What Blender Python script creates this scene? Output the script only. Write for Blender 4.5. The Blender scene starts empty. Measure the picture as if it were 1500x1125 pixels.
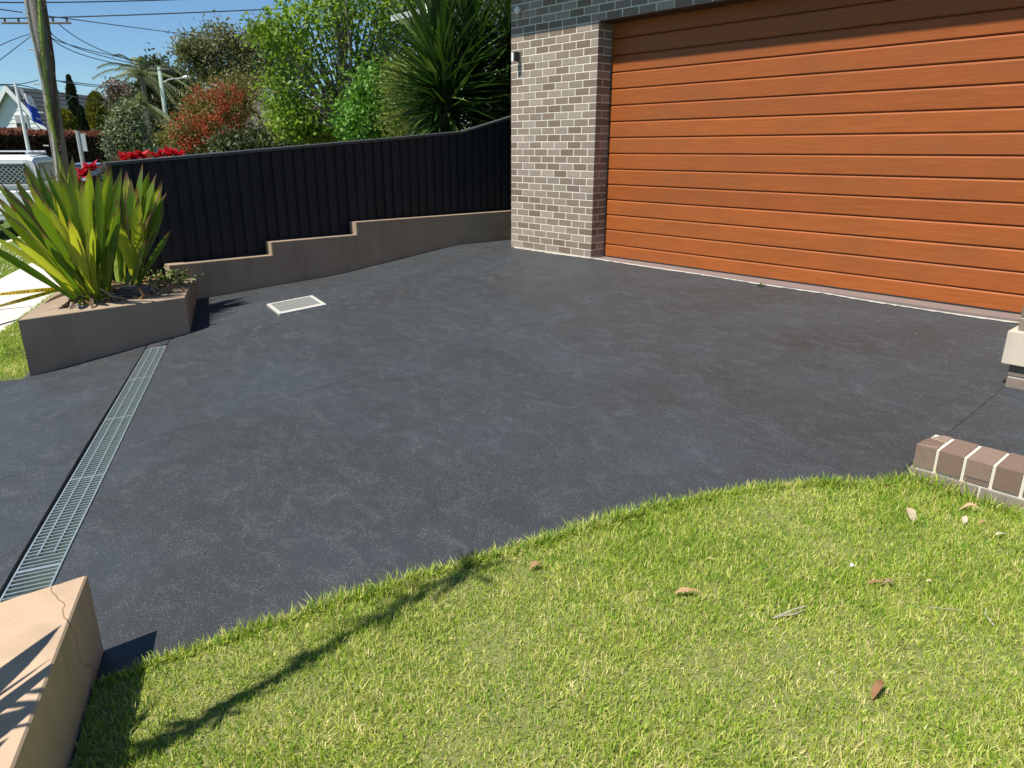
import bpy, bmesh, math, random
import numpy as np
from mathutils import Vector, Matrix
R=math.radians
sc=bpy.context.scene; COL=sc.collection

# ------------------------------------------------------------------ camera, sky, sun
CAM=Vector((6.021,-6.731,1.281)); PIT=0.31785; AZ=2.41004; FPX=1044.7
cam_d=bpy.data.cameras.new('camera'); cam=bpy.data.objects.new('camera',cam_d); COL.objects.link(cam)
fw=Vector((math.cos(AZ)*math.cos(PIT),math.sin(AZ)*math.cos(PIT),-math.sin(PIT)))
rt=Vector((math.sin(AZ),-math.cos(AZ),0)); up=rt.cross(fw)
m=Matrix((rt,up,-fw)).transposed().to_4x4(); m.translation=CAM; cam.matrix_world=m
cam_d.sensor_fit='HORIZONTAL'; cam_d.sensor_width=36; cam_d.lens=FPX/1500*36; cam_d.clip_start=.05; cam_d.clip_end=3000
sc.camera=cam
SHX,SHY=.07,.585                                   # shadow run per metre of height
SUNDIR=Vector((-SHX,-SHY,1)).normalized()          # towards the sun
w=bpy.data.worlds.new("World"); sc.world=w; w.use_nodes=True; wn=w.node_tree
bg=wn.nodes['Background']; sky=wn.nodes.new('ShaderNodeTexSky'); sky.sky_type='NISHITA'; sky.sun_disc=False
sky.sun_elevation=math.asin(SUNDIR.z); sky.sun_rotation=math.atan2(SUNDIR.x,SUNDIR.y)
sky.altitude=50; sky.air_density=1.0; sky.dust_density=.0; sky.ozone_density=4.0
tint=wn.nodes.new('ShaderNodeMix'); tint.data_type='RGBA'; tint.blend_type='MULTIPLY'; tint.inputs[0].default_value=1
wn.links.new(sky.outputs[0],tint.inputs[6]); tint.inputs[7].default_value=(.98,1.22,1.40,1); wn.links.new(tint.outputs[2],bg.inputs[0]); bg.inputs[1].default_value=.060
sl=bpy.data.lights.new('sun','SUN'); so=bpy.data.objects.new('sun',sl); COL.objects.link(so)
sl.energy=5.0; sl.angle=R(.53); sl.color=(1,.95,.87); so.rotation_euler=SUNDIR.to_track_quat('Z','Y').to_euler()
sc.view_settings.view_transform='Standard'; sc.view_settings.look='None'; sc.view_settings.exposure=.5; sc.view_settings.gamma=1
sc.cycles.max_bounces=8; sc.cycles.transparent_max_bounces=8

def ray(px,py): return (fw*FPX+rt*(px-750)+up*(562.5-py)).normalized()
def at(px,py,t):
    d=ray(px,py); return CAM+d*(t/math.hypot(d.x,d.y))
def pxof(P):   # P: (n,3) array -> px,py,depth
    V=np.asarray(P)-np.array(CAM); z=V@np.array(fw)
    return 750+FPX*(V@np.array(rt))/z, 562.5-FPX*(V@np.array(up))/z, z

# ------------------------------------------------------------------ helpers
def mesh_obj(name,bm,mat,parent=None,smooth=False,loc=None):
    me=bpy.data.meshes.new(name); bm.to_mesh(me); bm.free()
    if smooth:
        for p in me.polygons: p.use_smooth=True
    return link(name,me,mat,parent,loc)
def link(name,me,mat=None,parent=None,loc=None):
    o=bpy.data.objects.new(name,me); COL.objects.link(o)
    if mat is not None:
        if not isinstance(mat,(list,tuple)): mat=[mat]
        if len(me.materials)==0:
            for q in mat: me.materials.append(q)
    if parent: o.parent=parent
    if loc is not None: o.location=loc
    return o
def tag(o,label=None,cat=None,group=None,kind=None):
    if label:o['label']=label
    if cat:o['category']=cat
    if group:o['group']=group
    if kind:o['kind']=kind
    return o
def empty(name,loc,label,cat,group=None,rz=0):
    o=bpy.data.objects.new(name,None); COL.objects.link(o); o.location=loc; o.rotation_euler=(0,0,rz)
    o.empty_display_size=.1
    return tag(o,label,cat,group)
def box(bm,a,b,mi=0):
    x0,y0,z0=a;x1,y1,z1=b
    v=[bm.verts.new(p) for p in ((x0,y0,z0),(x1,y0,z0),(x1,y1,z0),(x0,y1,z0),(x0,y0,z1),(x1,y0,z1),(x1,y1,z1),(x0,y1,z1))]
    for f in ((0,3,2,1),(4,5,6,7),(0,1,5,4),(1,2,6,5),(2,3,7,6),(3,0,4,7)):
        q=bm.faces.new([v[i] for i in f]); q.material_index=mi
def boxo(name,a,b,mat,parent=None,bev=0):
    bm=bmesh.new(); box(bm,a,b)
    if bev: bmesh.ops.bevel(bm,geom=bm.edges[:],offset=bev,segments=2,affect='EDGES',profile=.7)
    return mesh_obj(name,bm,mat,parent)
def prism(bm,pts,z0,z1,mi=0):
    """pts ccw list of (x,y); z0,z1 floats or per point lists"""
    n=len(pts); Z0=z0 if hasattr(z0,'__len__') else [z0]*n; Z1=z1 if hasattr(z1,'__len__') else [z1]*n
    a=[bm.verts.new((p[0],p[1],Z0[i])) for i,p in enumerate(pts)]
    b=[bm.verts.new((p[0],p[1],Z1[i])) for i,p in enumerate(pts)]
    fs=[bm.faces.new(a[::-1]),bm.faces.new(b)]
    for i in range(n): fs.append(bm.faces.new((a[i],a[(i+1)%n],b[(i+1)%n],b[i])))
    for f in fs:f.material_index=mi
    return fs
def tube(bm,pts,rads,seg=8,caps=True):
    pts=[Vector(p) for p in pts]; n=len(pts)
    if not hasattr(rads,'__len__'): rads=[rads]*n
    rings=[]; ref=None
    for i,p in enumerate(pts):
        d=(pts[min(i+1,n-1)]-pts[max(i-1,0)]).normalized()
        if ref is None: ref=Vector((1,0,0)) if abs(d.x)<.8 else Vector((0,1,0))
        a=d.cross(ref).normalized(); b=d.cross(a); ref=-b if False else ref
        rings.append([bm.verts.new(p+(a*math.cos(t)+b*math.sin(t))*rads[i]) for t in [2*math.pi*k/seg for k in range(seg)]])
    for i in range(n-1):
        for k in range(seg):
            bm.faces.new((rings[i][k],rings[i][(k+1)%seg],rings[i+1][(k+1)%seg],rings[i+1][k]))
    if caps: bm.faces.new(rings[0][::-1]); bm.faces.new(rings[-1])
def extrude_profile(bm,prof,y0,y1,mi=0):
    """prof: list (x,z) ccw seen from -y; extruded along y"""
    a=[bm.verts.new((x,y0,z)) for x,z in prof]; b=[bm.verts.new((x,y1,z)) for x,z in prof]; n=len(prof)
    fs=[bm.faces.new(a),bm.faces.new(b[::-1])]+[bm.faces.new((a[i],b[i],b[(i+1)%n],a[(i+1)%n])) for i in range(n)]
    for f in fs:f.material_index=mi
def npmesh(name,V,F,mat,parent=None,attr=None,smooth=False):
    """V (n,3) ; F (m,k) uniform polygons"""
    V=np.asarray(V,dtype=np.float32);F=np.asarray(F,dtype=np.int32)
    me=bpy.data.meshes.new(name); k=F.shape[1]
    me.vertices.add(len(V)); me.vertices.foreach_set('co',V.ravel())
    me.loops.add(F.size); me.loops.foreach_set('vertex_index',F.ravel())
    me.polygons.add(len(F)); me.polygons.foreach_set('loop_start',np.arange(0,F.size,k,dtype=np.int32))
    me.polygons.foreach_set('loop_total',np.full(len(F),k,dtype=np.int32))
    if smooth: me.polygons.foreach_set('use_smooth',np.ones(len(F),dtype=bool))
    me.update(calc_edges=True); 
    return link(name,me,mat,parent)

# ------------------------------------------------------------------ materials
class NT:
    def __init__(s,name):
        s.m=bpy.data.materials.new(name); s.m.use_nodes=True; s.t=s.m.node_tree; s.p=s.t.nodes['Principled BSDF']
    def n(s,typ,**kw):
        q=s.t.nodes.new('ShaderNode'+typ)
        for k,v in kw.items():
            if k.startswith('i_'):
                key=k[2:]; key=int(key) if key.isdigit() else key.replace('_',' ')
                q.inputs[key].default_value=v
            else: setattr(q,k,v)
        return q
    def l(s,a,b): s.t.links.new(a,b); return b
    def noise(s,scale,detail=4,rough=.55,vec=None,**kw):
        q=s.n('TexNoise',**kw); q.inputs['Scale'].default_value=scale; q.inputs['Detail'].default_value=detail; q.inputs['Roughness'].default_value=rough
        if vec is not None: s.l(vec,q.inputs['Vector'])
        return q.outputs['Fac']
    def obj(s): return s.n('TexCoord').outputs['Object']
    def mapv(s,vec,scale=(1,1,1),rot=(0,0,0)):
        q=s.n('Mapping'); q.inputs['Scale'].default_value=scale; q.inputs['Rotation'].default_value=rot; s.l(vec,q.inputs[0]); return q.outputs[0]
    def pos(s): return s.n('NewGeometry').outputs['Position']
    def rng(s,v,a,b,c=0,d=1):
        q=s.n('MapRange'); s.l(v,q.inputs[0])
        for i,x in enumerate((a,b,c,d)): q.inputs[i+1].default_value=x
        return q.outputs[0]
    def ramp(s,v,stops):
        q=s.n('ValToRGB'); e=q.color_ramp.elements
        while len(e)<len(stops): e.new(.5)
        for el,(p,c) in zip(e,stops): el.position=p; el.color=(*c,1)
        s.l(v,q.inputs[0]); return q.outputs[0]
    def mix(s,f,a,b,bt='MIX'):
        q=s.n('Mix',data_type='RGBA',blend_type=bt)
        for sock,v in ((q.inputs[0],f),(q.inputs[6],a),(q.inputs[7],b)):
            if hasattr(v,'links'): s.l(v,sock)
            else: sock.default_value=v if not isinstance(v,tuple) else (*v,1)
        return q.outputs[2]
    def math(s,op,a,b=0):
        q=s.n('Math',operation=op)
        for sock,v in ((q.inputs[0],a),(q.inputs[1],b)):
            if hasattr(v,'links'): s.l(v,sock)
            else: sock.default_value=v
        return q.outputs[0]
    def bump(s,h,strength=.3,dist=.01):
        q=s.n('Bump'); q.inputs['Strength'].default_value=strength; q.inputs['Distance'].default_value=dist
        s.l(h,q.inputs['Height']); s.l(q.outputs[0],s.p.inputs['Normal'])
    def base(s,c,rough=.6,spec=.5):
        if hasattr(c,'links'): s.l(c,s.p.inputs['Base Color'])
        else: s.p.inputs['Base Color'].default_value=(*c,1)
        if hasattr(rough,'links'): s.l(rough,s.p.inputs['Roughness'])
        else: s.p.inputs['Roughness'].default_value=rough
        s.p.inputs['Specular IOR Level'].default_value=spec
        return s.m
def rnd(t):   # one random number per object or loose piece
    a=t.n('ObjectInfo').outputs['Random']; b=t.n('NewGeometry').outputs['Random Per Island']
    return t.math('FRACT',t.math('ADD',a,t.math('MULTIPLY',b,.97)))
def simple(name,c,rough=.6,metal=0,var=.12,scale=12,spec=.5,bump=0):
    t=NT(name); f=t.noise(scale,vec=t.pos())
    q=t.mix(f,tuple(x*(1-var) for x in c),tuple(min(1,x*(1+var)) for x in c))
    t.p.inputs['Metallic'].default_value=metal
    if bump: t.bump(t.noise(scale*6,vec=t.pos()),bump)
    return t.base(q,rough,spec)
def m_leaf(name,cols,trans=.35,rough=.5,patch=None,spec=.4):
    """cols: ramp stops over a random number per leaf"""
    t=NT(name); r=rnd(t)
    if patch: 
        f=t.noise(patch,3,vec=t.pos()); r=t.math('ADD',t.math('MULTIPLY',r,.5),t.math('MULTIPLY',t.rng(f,.3,.7),.5))
    c=t.ramp(r,cols)
    t.base(c,rough,spec)
    tr=t.n('BsdfTranslucent'); t.l(t.mix(1.0,c,(1.0,1.0,.55),'MULTIPLY'),tr.inputs[0])
    mx=t.n('MixShader'); mx.inputs[0].default_value=trans
    t.l(t.p.outputs[0],mx.inputs[1]); t.l(tr.outputs[0],mx.inputs[2])
    t.l(mx.outputs[0],t.t.nodes['Material Output'].inputs[0]); return t.m
def mk_driveway():
    t=NT('sealed_concrete'); P=t.pos()
    big=t.noise(.9,4,.6,vec=P); mid=t.noise(4.5,6,.66,vec=t.mapv(P,(1,1.7,1),(0,0,.5)),noise_dimensions='3D'); mid.node.inputs['Distortion'].default_value=1.1; fine=t.noise(60,3,.6,vec=P)
    c=t.ramp(t.rng(big,.3,.72),[(0,(.039,.041,.041)),(.5,(.044,.050,.054)),(1,(.049,.058,.068))])
    c=t.mix(t.rng(mid,.52,.74,0,.42),c,(.078,.088,.091))
    c=t.mix(t.rng(t.noise(2.1,3,.6,vec=P),.5,.7,0,.4),c,(.034,.034,.033))
    vo=t.n('TexVoronoi'); vo.inputs['Scale'].default_value=210; t.l(P,vo.inputs['Vector'])
    dot=t.math('LESS_THAN',vo.outputs['Distance'],.22)
    sel=t.math('GREATER_THAN',t.math('ADD',t.n('SeparateColor').outputs[0],0),.5) if False else None
    scn=t.n('SeparateColor'); t.l(vo.outputs['Color'],scn.inputs[0])
    thr=t.rng(mid,.38,.70,.95,.35)
    sel=t.math('GREATER_THAN',scn.outputs[0],thr)
    c=t.mix(t.math('MULTIPLY',t.math('MULTIPLY',dot,sel),.85),c,(.42,.44,.46))
    c=t.mix(t.rng(fine,.3,.8,0,.35),c,(.018,.019,.023))
    t.bump(t.math('ADD',fine,t.noise(220,2,.5,vec=P)),.35,.004)
    return t.base(c,t.rng(mid,.3,.7,.52,.66),.35)
def mk_render(name,a,b,crack=0):
    t=NT(name); P=t.pos(); f=t.noise(2.5,5,.6,vec=P); g=t.noise(45,4,.6,vec=P)
    c=t.mix(t.rng(f,.3,.7),a,b); c=t.mix(t.rng(g,.3,.8,0,.15),c,tuple(x*.7 for x in a))
    st=t.noise(1.2,4,.7,vec=t.mapv(P,(3,3,.6)))
    c=t.mix(t.rng(st,.50,.72,0,.38),c,tuple(x*.58 for x in a)); sp=t.noise(18,4,.7,vec=P); c=t.mix(t.rng(sp,.62,.72,0,.25),c,tuple(min(1,x*1.35) for x in b))
    if crack:
        vo=t.n('TexVoronoi',feature='DISTANCE_TO_EDGE'); vo.inputs['Scale'].default_value=crack
        dv=t.n('VectorMath',operation='ADD'); nz=t.n('TexNoise'); nz.inputs['Scale'].default_value=6; t.l(P,nz.inputs['Vector'])
        sc_=t.n('VectorMath',operation='SCALE'); sc_.inputs['Scale'].default_value=.14; t.l(nz.outputs['Color'],sc_.inputs[0])
        t.l(P,dv.inputs[0]); t.l(sc_.outputs[0],dv.inputs[1]); t.l(dv.outputs[0],vo.inputs['Vector'])
        k=t.math('LESS_THAN',vo.outputs['Distance'],.0045)
        msk=t.rng(t.noise(3.1,2,.5,vec=P),.42,.5,0,.7)
        c=t.mix(t.math('MULTIPLY',k,msk),c,(.16,.10,.06))
    t.bump(g,.18,.004); return t.base(c,.85,.25)
def mk_brick(name,stops):
    t=NT(name); P=t.pos(); r=rnd(t); c=t.ramp(r,stops)
    f=t.noise(30,4,.6,vec=P); c=t.mix(t.rng(f,.3,.75,0,.3),c,tuple(x*.65 for x in stops[0][1]))
    sp=t.noise(260,2,.5,vec=P); c=t.mix(t.rng(sp,.62,.72,0,.4),c,tuple(min(1,x*1.4) for x in stops[-1][1]))
    t.bump(t.noise(120,4,.6,vec=P),.3,.003); return t.base(c,.9,.12)
def mk_wood():
    t=NT('timber_look_panel'); O=t.obj(); oi=t.n('ObjectInfo').outputs['Random']
    cb=t.n('CombineXYZ'); t.l(t.math('MULTIPLY',oi,37.0),cb.inputs[0]); t.l(t.math('MULTIPLY',oi,11.0),cb.inputs[2])
    ad=t.n('VectorMath',operation='ADD'); t.l(O,ad.inputs[0]); t.l(cb.outputs[0],ad.inputs[1]); V=ad.outputs[0]
    g=t.noise(9,6,.62,vec=t.mapv(V,(.35,1,9))); g2=t.noise(40,4,.6,vec=t.mapv(V,(.25,1,12))); bl=t.noise(1.6,3,.5,vec=t.mapv(V,(1,1,2.5)))
    c=t.ramp(t.math('ADD',t.math('MULTIPLY',t.rng(g,.25,.77),.72),t.math('MULTIPLY',oi,.28)),[(0,(.24,.064,.015)),(.5,(.34,.094,.022)),(1,(.43,.132,.031))])
    c=t.mix(t.rng(g2,.45,.75,0,.55),c,(.20,.062,.015))
    c=t.mix(t.rng(bl,.42,.72,0,.5),c,(.23,.080,.026))
    t.bump(g2,.08,.002); return t.base(c,.48,.25)
M={}
M['drive']=mk_driveway()
M['render']=mk_render('tan_render',(.30,.222,.152),(.37,.28,.195))
M['render_cracked']=mk_render('tan_render_cracked',(.47,.335,.22),(.53,.385,.26),1.7)
M['concrete']=simple('pale_concrete',(.62,.56,.48),.85,var=.08,scale=3,bump=.1)
M['pit_shade_dark']=simple('pit_shade_dark',(.02,.02,.022),.9)  # near-black colour standing in for the shade below the grate
M['joint']=simple('joint_filler_grey',(.022,.022,.024),.9)
M['mortar']=simple('cream_mortar',(.68,.63,.52),.9,var=.1,scale=60,bump=.3)
M['mortar_white']=simple('white_mortar_smear',(.42,.39,.34),.9,var=.25,scale=40,bump=.3)
M['brick']=mk_brick('brown_brick',[(0,(.185,.142,.104)),(.35,(.25,.198,.152)),(.7,(.30,.245,.194)),(1,(.375,.312,.252))])
M['brick_low']=mk_brick('dark_brown_brick',[(0,(.17,.11,.08)),(.5,(.23,.16,.12)),(1,(.28,.20,.155))])
M['brick_grey']=mk_brick('grey_base_brick',[(0,(.25,.21,.18)),(1,(.31,.265,.23))])
M['sandstone']=mk_render('cream_sandstone',(.55,.47,.36),(.62,.54,.43))
M['wood']=mk_wood()
M['groove']=simple('door_back_steel',(.05,.022,.013),.6)
M['sill']=simple('brown_grey_sill',(.20,.155,.14),.75,var=.3,scale=25,bump=.2)
M['steel']=simple('galvanised_steel',(.50,.56,.55),.42,metal=.75,var=.3,scale=30)
M['grate_paint']=simple('cream_grate',(.48,.47,.41),.6,var=.15,scale=30)
def mk_fence():
    t=NT('black_stained_paling'); P=t.pos(); r=rnd(t)
    c=t.mix(r,(.007,.009,.013),(.012,.014,.019)); g=t.noise(14,5,.6,vec=t.mapv(P,(5,5,.35)))
    c=t.mix(t.rng(g,.5,.8,0,.4),c,(.018,.02,.025)); t.bump(g,.3,.004); return t.base(c,.6,.35)
M['fence']=mk_fence()
M['cap']=simple('grey_cap_rail',(.05,.055,.055),.5,var=.2,scale=8)
M['soil']=simple('dark_soil',(.05,.035,.025),.95,var=.5,scale=30,bump=.6)
M['lawn_base']=simple('lawn_thatch',(.18,.19,.06),.95,var=.5,scale=40,bump=.5)
def mk_turf():
    t=NT('distant_turf'); P=t.pos(); f=t.noise(1.3,6,.7,vec=P); g=t.noise(40,3,.6,vec=P)
    c=t.ramp(t.rng(f,.3,.7),[(0,(.06,.11,.02)),(.6,(.10,.15,.03)),(1,(.17,.19,.055))]); c=t.mix(t.rng(g,.3,.8,0,.4),c,(.03,.06,.012))
    t.bump(g,.6,.03); return t.base(c,.9,.2)
M['turf']=mk_turf()
M['asphalt']=simple('road_asphalt',(.105,.105,.105),.85,var=.15,scale=4,bump=.2)
def mk_grass():
    t=NT('grass_blade'); P=t.pos(); r=rnd(t); f=t.math('ADD',t.math('MULTIPLY',t.noise(1.3,3,.6,vec=P),.5),t.math('MULTIPLY',t.noise(6,4,.65,vec=P),.5))
    k=t.math('ADD',t.math('MULTIPLY',r,.66),t.math('MULTIPLY',t.rng(f,.32,.68),.42))
    c=t.ramp(k,[(0,(.07,.17,.012)),(.23,(.17,.33,.024)),(.46,(.34,.49,.042)),(.64,(.53,.58,.10)),(.84,(.71,.66,.24)),(1,(.84,.74,.40))])
    t.base(c,.45,.4); tr=t.n('BsdfTranslucent'); t.l(c,tr.inputs[0]); mx=t.n('MixShader'); mx.inputs[0].default_value=.35
    t.l(t.p.outputs[0],mx.inputs[1]); t.l(tr.outputs[0],mx.inputs[2]); t.l(mx.outputs[0],t.t.nodes['Material Output'].inputs[0]); return t.m
M['grass']=mk_grass()
M['white']=simple('white_paint',(.78,.78,.76),.5,var=.04,scale=3)
M['carwhite']=simple('white_car_paint',(.74,.75,.76),.25,var=.02,scale=2)
M['carblue']=simple('blue_grey_car_paint',(.16,.22,.34),.25,metal=.3,var=.03)
M['cardark']=simple('navy_car_paint',(.03,.06,.14),.25,metal=.3,var=.03)
M['carsilver']=simple('silver_car_paint',(.45,.5,.55),.3,metal=.5,var=.03)
M['glass']=simple('tinted_car_glass',(.03,.04,.05),.08,var=.05,spec=.7)
M['rubber']=simple('black_rubber',(.015,.015,.015),.8)
M['chrome']=simple('wheel_alloy',(.5,.5,.5),.3,metal=.8)
M['redlens']=simple('red_lens',(.35,.02,.015),.25)
M['plate']=simple('number_plate_cream',(.7,.68,.55),.5)
M['black']=simple('black_plastic',(.02,.02,.02),.5)
M['pole']=simple('weathered_pole_timber',(.17,.155,.14),.9,var=.35,scale=3,bump=.3)
M['pole_green']=simple('pale_green_pole',(.30,.38,.32),.8,var=.15,scale=2)
M['galv']=simple('galvanised_post',(.45,.46,.45),.5,metal=.4)
M['wire']=simple('dark_cable',(.04,.045,.055),.6)
M['bark']=simple('grey_brown_bark',(.20,.165,.13),.9,var=.35,scale=6,bump=.4)
M['bark_pale']=simple('pale_grey_bark',(.40,.35,.29),.85,var=.25,scale=5)
M['bark_dark']=simple('dark_bark',(.06,.045,.035),.9,var=.3)
M['roof']=simple('dark_grey_roof_tile',(.075,.085,.08),.8,var=.25,scale=5)
M['stone']=simple('garden_rock',(.12,.115,.11),.9,var=.4,scale=25,bump=.5)
M['pebble']=simple('pale_pebble',(.50,.42,.32),.8,var=.3,scale=50)
M['dryleaf']=m_leaf('dry_leaf_tan',[(0,(.26,.13,.06)),(.5,(.42,.25,.13)),(1,(.55,.38,.22))],.15,.8)
M['dryleaf_pale']=m_leaf('dry_leaf_pale',[(0,(.46,.37,.24)),(1,(.56,.47,.33))],.15,.8)
M['strap']=None
def mk_strap(name,green=1.0):
    t=NT(name); uv=t.n('TexCoord').outputs['UV']; sep=t.n('SeparateXYZ'); t.l(uv,sep.inputs[0]); r=rnd(t)
    v=sep.outputs[1]; u=sep.outputs[0]; P=t.pos()
    n=t.noise(7,4,.6,vec=P)
    c=t.ramp(r,[(0,(.07,.15,.013)),(.35,(.15,.26,.020)),(.7,(.33,.42,.035)),(1,(.52,.55,.06))])
    st=t.n('TexWave',wave_type='BANDS',bands_direction='X'); st.inputs['Scale'].default_value=2.6; st.inputs['Distortion'].default_value=.3
    t.l(uv,st.inputs['Vector']); c=t.mix(t.rng(st.outputs['Fac'],.2,.9,0,.35),c,(.07,.13,.014))
    k=t.math('ADD',v,t.math('MULTIPLY',n,.34)); c=t.mix(t.rng(k,1.03,1.14),c,(.17,.095,.05))
    e=t.math('ADD',t.math('ABSOLUTE',t.math('SUBTRACT',u,.5)),t.math('MULTIPLY',t.noise(11,4,.7,vec=P),.35))
    c=t.mix(t.rng(e,.64,.70),c,(.26,.17,.08))
    t.base(c,.38,.5); tr=t.n('BsdfTranslucent'); t.l(t.mix(1.0,c,(1.5,1.45,.6),'MULTIPLY'),tr.inputs[0]); mx=t.n('MixShader'); mx.inputs[0].default_value=.5
    t.l(t.p.outputs[0],mx.inputs[1]); t.l(tr.outputs[0],mx.inputs[2]); t.l(mx.outputs[0],t.t.nodes['Material Output'].inputs[0]); return t.m
M['strap']=mk_strap('sword_leaf')
M['deadstrap']=m_leaf('dead_strap_leaf',[(0,(.10,.06,.04)),(.5,(.2,.13,.08)),(1,(.36,.26,.17))],.15,.8)
M['yucca']=m_leaf('yucca_leaf',[(0,(.018,.050,.010)),(.5,(.036,.088,.016)),(.85,(.075,.145,.028)),(1,(.14,.22,.05))],.2,.3,spec=.6)

# ------------------------------------------------------------------ ground height
CP=np.array([(-1.5,0,-.02),(0,0,-.015),(1.5,0,-.022),(3,0,-.03),(4.6,0,-.04),(6.5,0,-.06),(-1.5,.4,-.02),(0,.4,-.012),(3,.4,-.025),(4.8,.4,-.035),
 (-2.3,.5,-.04),(-2.3,-.4,-.04),(-2.3,-1.2,-.13),(-2.3,-2.28,-.25),(-2.3,-3.2,-.29),(-2.3,-4.05,-.33),(-1.24,-4.51,-.45),(-1.16,-5.2,-.52),(-1.16,-5.9,-.596),
 (-1.1,-3.5,-.30),(-.4,-5.16,-.475),(.6,-5.58,-.46),(1.6,-6.0,-.445),(2.6,-6.43,-.425),(3.52,-6.39,-.40),(4.3,-6.75,-.40),
 (4.87,-1.35,-.21),(4.95,-3.13,-.30),(6.5,-3.2,-.29),(6.5,-1.4,-.20),(1.4,-1.5,-.13),(1.4,-3.2,-.27),(4.0,-5.2,-.345),(4.3,-4.1,-.325),
 (6.5,-5,-.33),(6.5,-7,-.35),(9,-5,-.33),(9,-8,-.35),(3,-4,-.31),(1.0,-7.4,-.55),(3.5,-8,-.5),(-4,-4.5,-.55),(-4,-6,-.6),(-1,-7.5,-.6),(9,-2,-.25)])
_d=np.linalg.norm(CP[:,None,:2]-CP[None,:,:2],axis=2)
_A=np.block([[_d,np.c_[np.ones(len(CP)),CP[:,:2]]],[np.c_[np.ones(len(CP)),CP[:,:2]].T,np.zeros((3,3))]])
_W=np.linalg.solve(_A+np.eye(len(_A))*1e-9,np.r_[CP[:,2],0,0,0])
def Hn(X,Y):
    X=np.asarray(X,float);Y=np.asarray(Y,float)
    d=np.sqrt((X[...,None]-CP[:,0])**2+(Y[...,None]-CP[:,1])**2)
    return d@_W[:len(CP)]+_W[-3]+_W[-2]*X+_W[-1]*Y
def H(x,y): return float(Hn(x,y))
NS=np.array([-.39,-.921])    # street-ward normal
def S(x,y): return x*NS[0]+y*NS[1]
TS=np.array([-.921,.39])     # along the street (away from the camera)
def SP(s,a): # point from street offset s and along-distance a
    return (NS[0]*s+TS[0]*a, NS[1]*s+TS[1]*a)

# terrain sheet (under everything)
gx=np.unique(np.r_[np.arange(-4,10.01,.5),[-1500,-700,-300,-150,-80,-50,-35,-25,-18,-12,-8,-6,14,20,40,80,200,600,1500]])
gy=np.unique(np.r_[np.arange(-9,1.01,.5),[-1500,-600,-200,-80,-40,-20,-14,-11,2,4,8,15,30,60,120,250,600,1500]])
GX,GY=np.meshgrid(gx,gy,indexing='ij')
hz=Hn(np.clip(GX,-4,9),np.clip(GY,-8,.4))-.07
far=(GX*NS[0]+GY*NS[1]>6.1)|(GX<-3.2)|(GY<-9)
hz=np.where(far,-.68,hz); V=np.stack([GX,GY,hz],-1).reshape(-1,3)
ny=len(gy); idx=np.arange(len(gx)*ny).reshape(len(gx),ny)
Fq=np.stack([idx[:-1,:-1],idx[1:,:-1],idx[1:,1:],idx[:-1,1:]],-1).reshape(-1,4)
g=npmesh('ground',V,Fq,M['turf']); tag(g,'level grassy ground under the yard and street',kind='structure')

# driveway slabs
def sheet(name,poly,mat,step=.12,dz=0,th=.05,parent=None,zf=None,gap=0.0015):
    """convex polygon sheet following the ground height, with a skirt"""
    xs=[p[0] for p in poly];ys=[p[1] for p in poly]
    nx=max(1,int((max(xs)-min(xs))/step)); nyy=max(1,int((max(ys)-min(ys))/step))
    bm=bmesh.new(); ax=np.linspace(min(xs),max(xs),nx+1); ay=np.linspace(min(ys),max(ys),nyy+1)
    vs=[[bm.verts.new((x,y,0)) for y in ay] for x in ax]
    for i in range(nx):
        for j in range(nyy): bm.faces.new((vs[i][j],vs[i+1][j],vs[i+1][j+1],vs[i][j+1]))
    n=len(poly)
    for i in range(n):
        a=Vector((*poly[i],0));b=Vector((*poly[(i+1)%n],0)); d=(b-a).normalized(); nn=Vector((d.y,-d.x,0))
        bmesh.ops.bisect_plane(bm,geom=bm.verts[:]+bm.edges[:]+bm.faces[:],plane_co=a-nn*gap,plane_no=nn,clear_outer=True)
    co=np.array([v.co[:] for v in bm.verts]); z=(Hn(co[:,0],co[:,1]) if zf is None else zf(co[:,0],co[:,1]))+dz
    for v,zz in zip(bm.verts,z): v.co.z=zz
    be=[e for e in bm.edges if len(e.link_faces)==1]
    r=bmesh.ops.extrude_edge_only(bm,edges=be)
    for v in [q for q in r['geom'] if isinstance(q,bmesh.types.BMVert)]: v.co.z-=th
    bmesh.ops.recalc_face_normals(bm,faces=bm.faces[:])
    for f in bm.faces:
        pass
    o=mesh_obj(name,bm,mat,parent); return o
def ln(s,x): return (s-NS[0]*x)/NS[1]           # y on street-parallel line s at x
DR=empty('driveway',(0,0,0),'dark blue-grey sealed concrete driveway sloping up to the garage',None); DR['kind']='structure'
if 'category' in DR: del DR['category']
sA,sB=4.813,5.003    # drain trench edges
XW,XJ,XE=-2.32,1.45,4.87; YJ=-3.2
slabs=[
 [(XW,YJ),(XJ,YJ),(XJ,-.012),(XW,-.012)],
 [(XJ,YJ),(XE,YJ),(XE,-.012),(XJ,-.012)],
 [(XE,-3.2),(8.5,-3.2),(8.5,-.012),(XE,-.012)],
 [(XW,ln(sA,XW)),(XJ,ln(sA,XJ)),(XJ,YJ),(XW,YJ)],
 [(XJ,ln(sA,XJ)),(XE,ln(sA,XE)),(XE,YJ),(XJ,YJ)],
 [(XW,ln(5.93,XW)),(XJ-.05,ln(5.93,XJ)),(XJ-.05,ln(sB,XJ)),(XW,ln(sB,XW))],
 [(XJ-.05,ln(5.93,XJ)),(XE,ln(5.93,XE)),(XE,ln(sB,XE)),(XJ-.05,ln(sB,XJ))],
 [SP(6.62,-1.27),(3.6,ln(6.62,3.6)),(3.6,ln(5.93,3.6)),SP(5.93,-1.27)],
]
for p in slabs: sheet('concrete_slab',p,M['drive'],parent=DR)
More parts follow.
